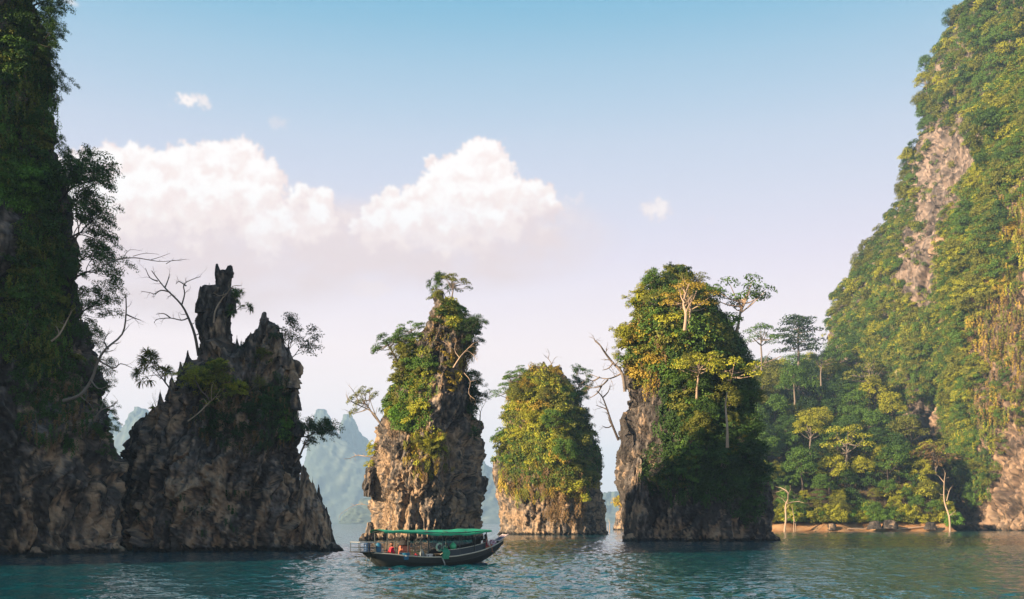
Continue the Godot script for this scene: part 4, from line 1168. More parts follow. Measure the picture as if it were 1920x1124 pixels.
func make_forest() -> void:
	rng.seed = 9
	var n := 0
	var spots := []
	var tries := 0
	# the forest on the hillside, the rows by the water first
	while n < 190 and tries < 9000:
		tries += 1
		var x := rng.randf_range(38.0, 200.0)
		var z := -rng.randf_range(331.0, 470.0)
		var y := ground_height(x, z)
		if y < 2.4: continue
		var near := -z - 331.0
		var px := 960.0 + LENS * x / -z
		if px < 1330 or px > 1840: continue
		var gap := 4.0 + 3.0 * smoothstep(0.0, 60.0, near)
		var ok := true
		for s in spots:
			if Vector2(s.x - x, s.z - z).length() < gap:
				ok = false
				break
		if not ok: continue
		spots.append(Vector3(x, y, z))
		var py := HORIZON - LENS * (y - EYE) / -z
		var sunny := rng.randf()
		var tint: String
		if py > 900: tint = ["yellow green", "mid green", "yellow green", "olive", "mid green"][rng.randi() % 5]
		elif px > 1690: tint = ["olive", "mid green", "yellow green", "olive", "deep green"][rng.randi() % 5]
		else: tint = ["deep green", "mid green", "mid green", "olive", "deep green", "dark green", "yellow green"][rng.randi() % 7]
		var kind: String = "forest tree" if sunny < 0.84 else ("umbrella tree" if sunny < 0.95 else "feathery plant")
		var size := rng.randf_range(10.0, 19.0) + 4.0 * smoothstep(20.0, 80.0, near)
		if near < 9.0: size = rng.randf_range(6.5, 11.0)
		if kind == "feathery plant": size *= 0.75
		var zone := "by the earth bank" if near < 14.0 else ("on the lower slope" if y < 24.0 else ("on the middle slope" if y < 44.0 else "high on the slope"))
		var side := "left side" if px < 1530 else ("centre" if px < 1680 else "close to the cliff spur")
		var shape: String = {"forest tree": "round crowned tree", "umbrella tree": "flat crowned tree", "feathery plant": "arching bamboo clump"}[kind]
		plant("bamboo_clump" if kind == "feathery plant" else "forest_tree", kind, tint, Vector3(x, y - 0.3, z), size, "%s %s %s, %s" % [tint, shape, zone, side], "bamboo" if kind == "feathery plant" else "tree", "trees of the wooded hillside", Vector3(-0.06, 0, 0.08), "dark", -1.0, rng.randf_range(0.85, 1.1) if near > 9.0 else 0.95)
		n += 1
	# bushes along the bank, and shrubs that fill the forest between the trunks
	for k in 64:
		var x := rng.randf_range(80.0, 152.0)
		var z := -326.0
		while ground_height(x, z) < 2.2: z -= 0.5
		z -= rng.randf_range(0.0, 5.0)
		var tint: String = ["yellow green", "mid green", "bright green", "olive", "yellow green"][rng.randi() % 5]
		plant("bank_bush", "far bush", tint, Vector3(x, ground_height(x, z) - 0.2, z), rng.randf_range(2.4, 4.6), "%s %s bush at the top of the orange earth bank" % [["low", "rounded", "upright", "broad"][k % 4], tint], "bush", "bushes along the earth bank", Vector3.ZERO, "grey", -1.0, rng.randf_range(1.0, 1.7))
	for k in 210:
		var x := rng.randf_range(72.0, 175.0)
		var z := -rng.randf_range(334.0, 420.0)
		var px := 960.0 + LENS * x / -z
		if px > 1830.0 or ground_height(x, z) < 2.4: continue
		var tint: String = ["mid green", "deep green", "olive", "deep green", "yellow green", "bright green"][rng.randi() % 6]
		plant("forest_shrub", "far bush", tint, Vector3(x, ground_height(x, z) - 0.3, z), rng.randf_range(3.2, 6.6), "%s %s shrub filling the forest %s, %s" % [["low", "rounded", "upright", "broad"][k % 4], tint, "low on the slope" if z > -365.0 else "high on the slope", "left side" if px < 1530 else ("centre" if px < 1680 else "close to the cliff spur")], "shrub", "shrubs between the trees of the hillside", Vector3.ZERO, "grey", -1.0, rng.randf_range(0.9, 1.5))
	for k in 26:
		var x := rng.randf_range(143.0, 163.0)
		var z := -rng.randf_range(326.0, 372.0)
		if ground_height(x, z) < 0.6: continue
		plant("forest_shrub", "far bush", ["yellow green", "mid green", "bright green", "olive"][rng.randi() % 4], Vector3(x, ground_height(x, z) - 0.3, z), rng.randf_range(2.6, 4.6), "leafy shrub at the foot of the sunlit cliff spur", "shrub", "shrubs between the trees of the hillside", Vector3.ZERO, "grey", -1.0, rng.randf_range(0.9, 1.5))
	# trees that stand out
	for q in [["tiered tree", "dark green", 1497, 676, 405.0, 19.5, "large dark tiered tree standing alone against the sky above the hillside"], ["umbrella tree", "mid green", 1428, 690, 395.0, 19.0, "small round tree on the skyline left of the large tiered tree"], ["umbrella tree", "dark green", 1540, 720, 400.0, 15.0, "low flat tree on the skyline right of the large tiered tree"], ["umbrella tree", "yellow green", 1588, 905, 348.0, 22.0, "big golden crowned tree in the centre"], ["umbrella tree", "olive", 1630, 770, 385.0, 22.0, "tall tree with an open crown and visible pale limbs high on the hillside"], ["forest tree", "yellow green", 1520, 850, 356.0, 15.0, "bright yellow tree left of the golden crowned tree"], ["forest tree", "mid green", 1490, 770, 385.0, 19.0, "broad domed green tree under the skyline"], ["umbrella tree", "yellow green", 1638, 830, 372.0, 11.0, "small yellow tree behind the golden crowned tree"], ["feathery plant", "brown", 1755, 890, 342.0, 15.0, "brown feathery drooping palm like clump below the cliff spur"]]:
		plant("lone_tree" if q[0] != "feathery plant" else "bamboo_clump", q[0], q[1], at(q[2], q[3], q[4]), q[5], q[6], "tree", "", Vector3.ZERO, "grey")
	# the two cliffs on the right
	var growth := ["mid green", "olive", "mid green", "deep green", "olive", "yellow green"]      # the same woods on both cliffs
	var rock_far := [[1768, 345, 62, 150, 0.98], [1728, 500, 46, 95, 0.96], [1805, 305, 46, 50, 0.92], [1660, 600, 16, 40, 0.6], [1840, 262, 14, 20, 0.7]]
	cover("undergrowth", cliff_far, [[1850, 110, 120, 150, 2600, growth, 2.8], [1740, 330, 105, 170, 3000, growth, 2.6], [1650, 540, 120, 150, 3600, growth, 2.6], [1700, 620, 120, 70, 1200, growth, 2.6], [1768, 660, 42, 130, 1400, growth, 2.4], [1800, 430, 40, 90, 800, growth, 2.4], [1700, 700, 60, 60, 700, growth, 2.4]], "fine sprig", "dense far undergrowth matted over the towering forested cliff", rock_far)
	scatter("cliff_bush", cliff_far, [[1850, 80, 90, 100, 44, growth, 5.4, "high up", "far bush"], [1810, 190, 70, 60, 26, growth, 5.4, "above the bare rock face", "far bush"], [1705, 330, 16, 80, 12, growth, 4.6, "along the left edge", "far bush"], [1645, 480, 40, 50, 16, growth, 4.8, "on the lower left edge", "far bush"], [1615, 600, 40, 60, 20, growth, 4.8, "low on the left", "far bush"], [1700, 620, 80, 50, 22, growth, 5.0, "below the bare rock face", "far bush"]], "of the forested cliff", "bushes on the towering forested cliff")
	scatter("small_tree", cliff_far, [[1800, 60, 40, 60, 8, growth, 12.0, "high on the edge", "forest tree"], [1735, 200, 16, 60, 8, growth, 11.0, "on the upper edge", "forest tree"], [1690, 370, 12, 60, 8, growth, 10.5, "on the middle edge", "forest tree"], [1610, 500, 20, 30, 7, growth, 10.0, "on the lower edge", "forest tree"], [1580, 600, 10, 50, 7, growth, 10.0, "at the lowest edge", "umbrella tree"]], "of the forested cliff", "edge trees of the towering forested cliff")
	var rock_near := [[1892, 590, 56, 160, 0.96], [1850, 720, 42, 95, 0.94], [1880, 860, 56, 110, 0.95], [1870, 965, 80, 45, 0.98], [1835, 630, 22, 80, 0.85], [1900, 400, 34, 80, 0.9], [1880, 260, 18, 50, 0.7]]
	cover("undergrowth", spur_right, [[1880, 330, 80, 200, 2600, growth, 2.2], [1850, 560, 85, 130, 2600, growth, 2.1], [1830, 780, 70, 160, 2400, growth, 2.0], [1890, 700, 50, 180, 1100, ["brown", "golden", "olive", "mid green"], 1.8], [1905, 150, 30, 90, 600, growth, 2.2], [1780, 600, 34, 220, 1800, growth, 2.0], [1805, 760, 26, 140, 900, growth, 2.0], [1840, 330, 36, 110, 800, growth, 2.1], [1885, 190, 26, 80, 500, growth, 2.1]], "fine sprig", "sunny undergrowth covering most of the cliff spur", rock_near)
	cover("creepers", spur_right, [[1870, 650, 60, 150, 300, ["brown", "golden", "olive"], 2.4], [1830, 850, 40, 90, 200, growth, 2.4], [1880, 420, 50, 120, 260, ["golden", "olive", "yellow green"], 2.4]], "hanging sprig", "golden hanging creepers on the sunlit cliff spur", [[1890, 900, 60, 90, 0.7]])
	scatter("spur_bush", spur_right, [[1880, 300, 50, 120, 50, growth, 5.2, "on the upper part", "far bush"], [1830, 480, 45, 100, 46, growth, 5.0, "on the middle left", "far bush"], [1805, 700, 28, 100, 34, growth, 4.4, "on the lower left edge", "far bush"], [1825, 880, 30, 70, 28, growth, 3.2, "low beside the water", "far bush"], [1895, 500, 24, 70, 10, ["olive", "golden", "mid green"], 3.2, "on the right", "far bush"], [1890, 760, 30, 90, 9, growth, 2.8, "among the bare rock", "far bush"]], "of the cliff spur", "bushes on the sunlit cliff spur")
	# the islet in the gap, shrubs at the foot of the middle pillar
	scatter("islet_bush", islet, [[1160, 945, 10, 12, 4, ["golden", "yellow green"], 3.2, "on top"]], "of the low sunlit islet in the gap", "bushes on the low sunlit islet")
	# boulders and drift logs on the bank
	for q in [[1640, 988, 1.5, "dark rounded boulder on the orange bank, left of two"], [1668, 987, 1.8, "dark rounded boulder on the orange bank, right of two"], [1560, 990, 0.9, "small brown rock on the orange bank"], [1745, 989, 1.2, "brown rock at the water below the cliff spur"]]:
		var g := rock_grid([[q[1] + 5, q[0] - 9 * q[2], q[0] + 9 * q[2]], [q[1] - 4, q[0] - 7 * q[2], q[0] + 7 * q[2]]], 322.0, SQUARE, {"nc": 30, "nr": 20, "deep": 0.8, "seed": q[0], "top": 0.8 * q[2], "amp": 0.5, "dry": true, "grain": 0.8})
		tag(mesh_node("boulder", rock_join([g], {"bias": -0.2, "band": 0.0}), rock_mat), q[3], "boulder")
	for q in [[626, 1033, 103.0, 0.9, "low dark rock at the right foot of the horned pillar"], [608, 1034, 101.0, 0.6, "small dark rock just left of the low rock at the horned pillar"], [548, 1036, 99.0, 0.7, "dark fallen block at the waterline of the horned pillar"], [212, 1040, 96.0, 1.1, "dark fallen block where the left cliff meets the horned pillar"], [70, 1045, 84.0, 0.8, "dark fallen block at the foot of the left cliff"], [686, 1013, 160.0, 1.0, "sunlit fallen block at the left foot of the sunlit pillar"], [1182, 1016, 153.0, 1.2, "grey fallen block at the left foot of the massive pillar"], [1446, 1014, 158.0, 1.3, "grey fallen block at the right foot of the massive pillar"], [1132, 1005, 234.0, 1.3, "grey fallen block at the right foot of the squat pillar"], [938, 1006, 232.0, 1.0, "sunlit fallen block at the left foot of the squat pillar"]]:
		var w: float = q[3] * 1.1 / q[2] * LENS
		var g := rock_grid([[q[1] + 8, q[0] - w * 1.2, q[0] + w * 1.3], [q[1] - w * 0.35, q[0] - w, q[0] + w * 0.9], [q[1] - w * 0.7, q[0] - w * 0.6, q[0] + w * 0.4]], q[2], SQUARE, {"nc": 34, "nr": 24, "deep": 0.8, "seed": q[0] * 1.7, "top": 0.3 * q[3], "amp": 0.45, "grain": 0.6})
		tag(mesh_node("fallen_rock", rock_join([g], {"band": 3.0}), rock_mat), q[4], "rock")
	for q in [[1690, 983, 1760, 981, "long pale driftwood log lying on the bank, right one"], [1590, 986, 1632, 984, "pale driftwood log lying on the bank, left one"]]:
		var b := Buf.new()
		var a := at(q[0], q[1], 324.0)
		var z := at(q[2], q[3], 326.0)
		a.y = ground_height(a.x, a.z) + 0.15
		z.y = ground_height(z.x, z.z) + 0.25
		b.tube([a, a.lerp(z, 0.4) + Vector3(0, 0.15, 0), z], [0.28, 0.24, 0.12], 8)
		tag(mesh_node("driftwood_log", b.mesh(), bark["pale"]), q[4], "log")

# ---------------------------------------------------------------- the boat, 12 m long, bow to the right and a little away
const BOAT_TURN := 0.607
var boat_x: Transform3D

func hull_at(s: float) -> Array:    # keel height, gunwale height, half beam at the gunwale
	var t := [[0.75, 0.80, 0.98, 0.62], [1.1, 0.50, 0.94, 0.72], [1.5, 0.10, 0.90, 0.82], [2.0, -0.25, 0.86, 0.9], [3.0, -0.42, 0.74, 1.0], [5.0, -0.45, 0.60, 1.06], [7.0, -0.42, 0.62, 1.04], [8.5, -0.25, 0.80, 0.92], [9.6, 0.06, 1.00, 0.72], [10.6, 0.50, 1.26, 0.45], [11.3, 0.98, 1.50, 0.24], [11.8, 1.42, 1.70, 0.07]]
	for k in t.size() - 1:
		if s <= t[k + 1][0]:
			var f := clampf((s - t[k][0]) / (t[k + 1][0] - t[k][0]), 0.0, 1.0)
			var a: Array = t[maxi(k - 1, 0)]
			var d: Array = t[mini(k + 2, t.size() - 1)]
			var out := []
			for m in range(1, 4): out.append(cubic_interpolate(t[k][m], t[k + 1][m], a[m], d[m], f))
			return out
	return [t[-1][1], t[-1][2], t[-1][3]]

func hull_point(s: float, u: float, inset := 0.0) -> Vector3:   # u from -1 (far gunwale) over 0 (keel) to 1 (near gunwale)
	var h := hull_at(s)
	var v := absf(u)
	var b: float = maxf(h[2] - inset, 0.01)
	return Vector3(s, lerpf(h[0] + inset, h[1], pow(v, 1.9)), signf(u) * b * (1.0 - pow(1.0 - v, 1.7)))

func tubes(pairs: Array, r: float) -> ArrayMesh:
	var b := Buf.new()
	for q in pairs:
		var rad := []
		for k in q.size(): rad.append(r)
		b.tube(q, rad, 7)
	return b.mesh()

func lathe(profile: Array, sides := 20) -> ArrayMesh:           # [radius, height] from the bottom up
	var b := Buf.new()
	for k in profile.size() - 1:
		for j in sides:
			var a := TAU * j / sides
			var c := TAU * (j + 1) / sides
			var p := []
			for q in [[profile[k], a], [profile[k + 1], a], [profile[k + 1], c], [profile[k], c]]:
				p.append(Vector3(q[0][0] * cos(q[1]), q[0][1], q[0][0] * sin(q[1])))
			b.quad(p[3], p[2], p[1], p[0])
	return b.mesh()

func on_boat(called: String, where: Vector3, turn := 0.0) -> Node3D:
	return base(called, boat_x * where, BOAT_TURN + turn)

func make_boat() -> void:
	rng.seed = 31
	var t := base("longtail_boat", Vector3(-10.35, 0, -65.2), BOAT_TURN)
	boat_x = t.transform
	tag(t, "dark wooden longtail boat with a green canopy on thin posts, crossing before the sunlit pillar", "boat")
	var wood := plain(Color(0.020, 0.024, 0.023), 0.6)
	var pale := plain(Color(0.46, 0.42, 0.33), 0.6)
	var panel := plain(Color(0.018, 0.028, 0.036), 0.6)
	var deckm := plain(Color(0.09, 0.075, 0.05), 0.75)
	var steel := plain(Color(0.03, 0.042, 0.042), 0.45)
	var white := plain(Color(0.3, 0.31, 0.3), 0.5)
	# shell, outside and inside, and its strakes
	var b := Buf.new()
	var ns := 60
	var nu := 20
	for side in 2:
		var k := b.v.size()
		for r in ns + 1:
			var s := 0.75 + 11.05 * r / ns
			for c in nu + 1:
				var u := -1.0 + 2.0 * c / nu
				var p := hull_point(s, u, 0.0 if side == 0 else 0.05)
				# laid planks: each strake stands a little proud of the next
				if side == 0: p.z += signf(u) * 0.012 * fposmod(absf(u) * 5.0, 1.0)
				b.v.append(p)
				var ds := hull_point(minf(s + 0.05, 11.8), u) - hull_point(maxf(s - 0.05, 0.75), u)
				var du := hull_point(s, minf(u + 0.03, 1.0)) - hull_point(s, maxf(u - 0.03, -1.0))
				var n := ds.cross(du).normalized()
				if n.y > 0.05 or n.z * u < 0.0: n = -n
				b.n.append(n if side == 0 else -n)
				b.c.append(Color.WHITE)
		for r in ns:
			for c in nu:
				var p := k + r * (nu + 1) + c
				var q := p + nu + 1
				b.i.append_array(PackedInt32Array([p, p + 1, q + 1, p, q + 1, q] if side == 0 else [p, q + 1, p + 1, p, q, q + 1]))
	mesh_node("hull", b.mesh(), wood, t)
	# transom
	b = Buf.new()
	for c in nu:
		var p := hull_point(0.75, -1.0 + 2.0 * c / nu)
		var q := hull_point(0.75, -1.0 + 2.0 * (c + 1) / nu)
		b.quad(p, Vector3(0.75, 0.98, p.z), Vector3(0.75, 0.98, q.z), q)
		b.quad(p + Vector3(0.04, 0, 0), q + Vector3(0.04, 0, 0), Vector3(0.79, 0.98, q.z), Vector3(0.79, 0.98, p.z))
	mesh_node("transom", b.mesh(), wood, t)
	# gunwales and rubbing strakes
	for sg in [-1.0, 1.0]:
		var g := []
		var rub := []
		for k in 40:
			var s := 0.78 + 11.0 * k / 39.0
			g.append(hull_point(s, sg) + Vector3(0, 0.02, sg * 0.02))
			if s > 2.2: rub.append(hull_point(s, sg * 0.80) + Vector3(0, 0, sg * 0.035))
		mesh_node("gunwale", tubes([g], 0.045), pale if sg > 0 else wood, t)
		mesh_node("rubbing_strake", tubes([rub], 0.026), wood, t)
	# deck boards
	for k in 9:
		var s := 1.0 + k * 1.15
		var x := Buf.new()
		var y0 := hull_at(s)[1] as float
		var y1 := hull_at(s + 1.15)[1] as float
		var w0 := hull_at(s)[2] as float
		var w1 := hull_at(s + 1.15)[2] as float
		var d := 0.30 if s < 8.5 else 0.12
		x.quad(Vector3(s, y0 - d, w0 * 0.9), Vector3(s, y0 - d, -w0 * 0.9), Vector3(s + 1.13, y1 - d, -w1 * 0.9), Vector3(s + 1.13, y1 - d, w1 * 0.9))
		x.quad(Vector3(s, y0 - d - 0.03, -w0 * 0.9), Vector3(s, y0 - d - 0.03, w0 * 0.9), Vector3(s + 1.13, y1 - d - 0.03, w1 * 0.9), Vector3(s + 1.13, y1 - d - 0.03, -w1 * 0.9))
		mesh_node("deck_board", x.mesh(), deckm, t)
	# stern platform with its railing
	b = Buf.new()
	b.box(Transform3D(Basis(Vector3(0, 0, 1), -0.03), Vector3(0.75, 1.0, 0)), Vector3(1.7, 0.07, 1.5), 0.015)
	b.box(Transform3D(Basis(), Vector3(1.35, 0.9, 0)), Vector3(0.9, 0.14, 1.3), 0.015)
	mesh_node("stern_platform", b.mesh(), wood, t)
	var rails := []
	for z in [0.72, -0.72]:
		for x in [-0.06, 0.55, 1.1, 1.7]:
			mesh_node("railing_post", tubes([[Vector3(x, 1.0, z), Vector3(x, 1.68, z)]], 0.022), steel, t)
		rails.append([Vector3(-0.06, 1.68, z), Vector3(1.75, 1.64, z)])
	rails.append([Vector3(-0.06, 1.68, -0.72), Vector3(-0.06, 1.68, 0.72)])
	mesh_node("top_rail", tubes(rails, 0.026), white, t)
	var low := []
	for q in rails: low.append([q[0] + Vector3(0, -0.34, 0), q[1] + Vector3(0, -0.34, 0)])
	mesh_node("middle_rail", tubes(low, 0.018), steel, t)
	for z in [-0.3, 0.3]:
		mesh_node("rudder_strut", tubes([[Vector3(1.0, 0.85, z), Vector3(0.75, -0.3, z * 0.8)]], 0.025), steel, t)
		mesh_node("rudder_strut", tubes([[Vector3(1.45, 0.7, z), Vector3(1.25, -0.3, z)]], 0.022), steel, t)
	mesh_node("rudder", tubes([[Vector3(0.72, 0.02, -0.4), Vector3(1.35, 0.05, 0.4)]], 0.022), steel, t)
	# posts and canopy
	for q in [[1.85, 2.36], [3.4, 2.34], [4.4, 2.30], [4.95, 2.28], [6.1, 2.24], [7.5, 2.27], [8.8, 2.34], [9.75, 2.40]]:
		var h := hull_at(q[0])
		for sg in [-1.0, 1.0]:
			mesh_node("canopy_post", tubes([[Vector3(q[0], h[1] - 0.1, sg * (h[2] - 0.08)), Vector3(q[0], q[1], sg * 0.95)]], 0.035), steel, t)
	for sg in [-1.0, 1.0]:
		mesh_node("canopy_beam", tubes([[Vector3(1.65, 2.38, sg * 0.96), Vector3(4.4, 2.31, sg * 0.96), Vector3(6.1, 2.26, sg * 0.96), Vector3(8.0, 2.29, sg * 0.96), Vector3(10.0, 2.42, sg * 0.96)]], 0.035), steel, t)
		if sg > 0: continue
		for x in [1.7, 3.4, 4.95, 6.5, 8.1, 9.9]:
			mesh_node("canopy_rib", tubes([[Vector3(x, 2.33, -0.95), Vector3(x, 2.42, 0), Vector3(x, 2.33, 0.95)]], 0.022), steel, t)
	b = Buf.new()
	var cloth := func(s: float, v: float) -> Vector3:
		var mid := 2.40 - 0.06 * sin(PI * (s - 1.6) / 8.5) + 0.05 * smoothstep(4.6, 8.0, s) * (1.0 - smoothstep(9.0, 10.1, s))
		var sag := 0.018 * sin(s * 4.1) * cos(v * 2.0) + 0.02 * sin(s * 1.7 + v * 3.0)
		return Vector3(s, mid + 0.11 * (1.0 - v * v) - (0.20 * smoothstep(3.8, 6.2, s) * (1.0 - smoothstep(8.2, 10.1, s))) * smoothstep(-0.2, 1.0, v) + sag, v * 1.08)
	for side in 2:
		var k := b.v.size()
		for r in 49:
			for c in 15:
				var s := 1.55 + 8.55 * r / 48.0
				var v := -1.0 + 2.0 * c / 14.0
				var n: Vector3 = ((cloth.call(s, v + 0.05) as Vector3) - (cloth.call(s, v - 0.05) as Vector3)).cross((cloth.call(s + 0.05, v) as Vector3) - (cloth.call(s - 0.05, v) as Vector3)).normalized()
				b.v.append((cloth.call(s, v) as Vector3) + Vector3(0, 0.0 if side == 0 else -0.02, 0))
				b.n.append(n if side == 0 else -n)
				b.c.append(Color.WHITE)
		for r in 48:
			for c in 14:
				var p := k + r * 15 + c
				b.i.append_array(PackedInt32Array([p, p + 15, p + 16, p, p + 16, p + 1] if side == 0 else [p, p + 16, p + 15, p, p + 1, p + 16]))
	var green := plain(Color(0.010, 0.27, 0.14), 0.7)
	green.backlight_enabled = true
	green.backlight = Color(0.1, 0.3, 0.18)
	mesh_node("canopy", b.mesh(), green, t)
	var hem := Buf.new()
	for k in 24:
		var s := 1.55 + 8.55 * k / 24.0
		for sg in [-1.0, 1.0]:
			var p: Vector3 = cloth.call(s, sg)
			var q: Vector3 = cloth.call(s + 8.55 / 24.0, sg)
			var d := Vector3(0, -0.11 - 0.02 * sin(k * 1.9), 0)
			hem.quad(p, q, q + d, p + d)
			hem.quad(p + Vector3(0, 0, -0.006), p + d + Vector3(0, 0, -0.006), q + d + Vector3(0, 0, -0.006), q + Vector3(0, 0, -0.006))
	mesh_node("canopy_hem", hem.mesh(), green, t)
	# side boards, benches, cabin bulkhead
	for sg in [-1.0, 1.0]:
		b = Buf.new()
		for k in 16:
			var s := 5.9 + 4.0 * k / 16.0
			var e := s + 0.25
			var p := hull_point(s, sg) + Vector3(0, 0.03, -sg * 0.06)
			var q := hull_point(e, sg) + Vector3(0, 0.03, -sg * 0.06)
			var up := Vector3(0, 0.40 * smoothstep(5.6, 6.6, s) + 0.04, 0)
			var up2 := Vector3(0, 0.40 * smoothstep(5.6, 6.6, e) + 0.04, 0)
			b.quad(p, p + up, q + up2, q)
			b.quad(p + Vector3(0, 0, -0.03), q + Vector3(0, 0, -0.03), q + up2 + Vector3(0, 0, -0.03), p + up + Vector3(0, 0, -0.03))
			b.quad(p + up, p + up + Vector3(0, 0, -0.03), q + up2 + Vector3(0, 0, -0.03), q + up2)
		mesh_node("side_board", b.mesh(), panel, t)
		var top := []
		for k in 17:
			var s := 5.9 + 4.0 * k / 16.0
			top.append(hull_point(s, sg) + Vector3(0, 0.09 + 0.40 * smoothstep(5.6, 6.6, s), -sg * 0.075))
		mesh_node("side_rail", tubes([top], 0.028), pale if sg > 0 else wood, t)
	for s in [5.4, 6.6, 7.6, 8.6]:
		b = Buf.new()
		b.box(Transform3D(Basis(), Vector3(s, 0.78, 0)), Vector3(0.36, 0.05, 1.7), 0.012)
		for z in [-0.6, 0.6]: b.box(Transform3D(Basis(), Vector3(s, 0.53, z)), Vector3(0.3, 0.44, 0.05), 0.01)
		mesh_node("bench", b.mesh(), deckm, t)
	b = Buf.new()
	b.box(Transform3D(Basis(), Vector3(9.55, 1.42, -0.05)), Vector3(0.05, 0.75, 1.1), 0.01)
	mesh_node("bulkhead", b.mesh(), panel, t)
	mesh_node("fender_rope", tubes([[Vector3(5.95, 0.6, 1.1), Vector3(6.02, 0.42, 1.14), Vector3(6.16, 0.18, 1.12), Vector3(6.2, 0.02, 1.1)]], 0.045), white, t)
	# the raised prow: a framed board between two horns
	var board := Buf.new()
	var bx := Transform3D(Basis(Vector3(0, 0, 1), 0.55), Vector3(11.6, 1.84, 0))
	board.box(bx, Vector3(0.75, 0.04, 0.62), 0.01)
	mesh_node("prow_board", board.mesh(), plain(Color(0.10, 0.075, 0.10), 0.7), t)
	for z in [-0.34, 0.34]:
		var f := Buf.new()
		f.box(bx.translated_local(Vector3(0.04, 0.02, z)), Vector3(1.0, 0.07, 0.07), 0.015)
		mesh_node("prow_frame", f.mesh(), plain(Color(0.46, 0.37, 0.35), 0.6), t)
	for x in [-0.36, 0.40]:
		var f := Buf.new()
		f.box(bx.translated_local(Vector3(x, 0.025, 0)), Vector3(0.07, 0.06, 0.61), 0.015)
		mesh_node("prow_frame", f.mesh(), plain(Color(0.46, 0.37, 0.35), 0.6), t)
	make_cargo()

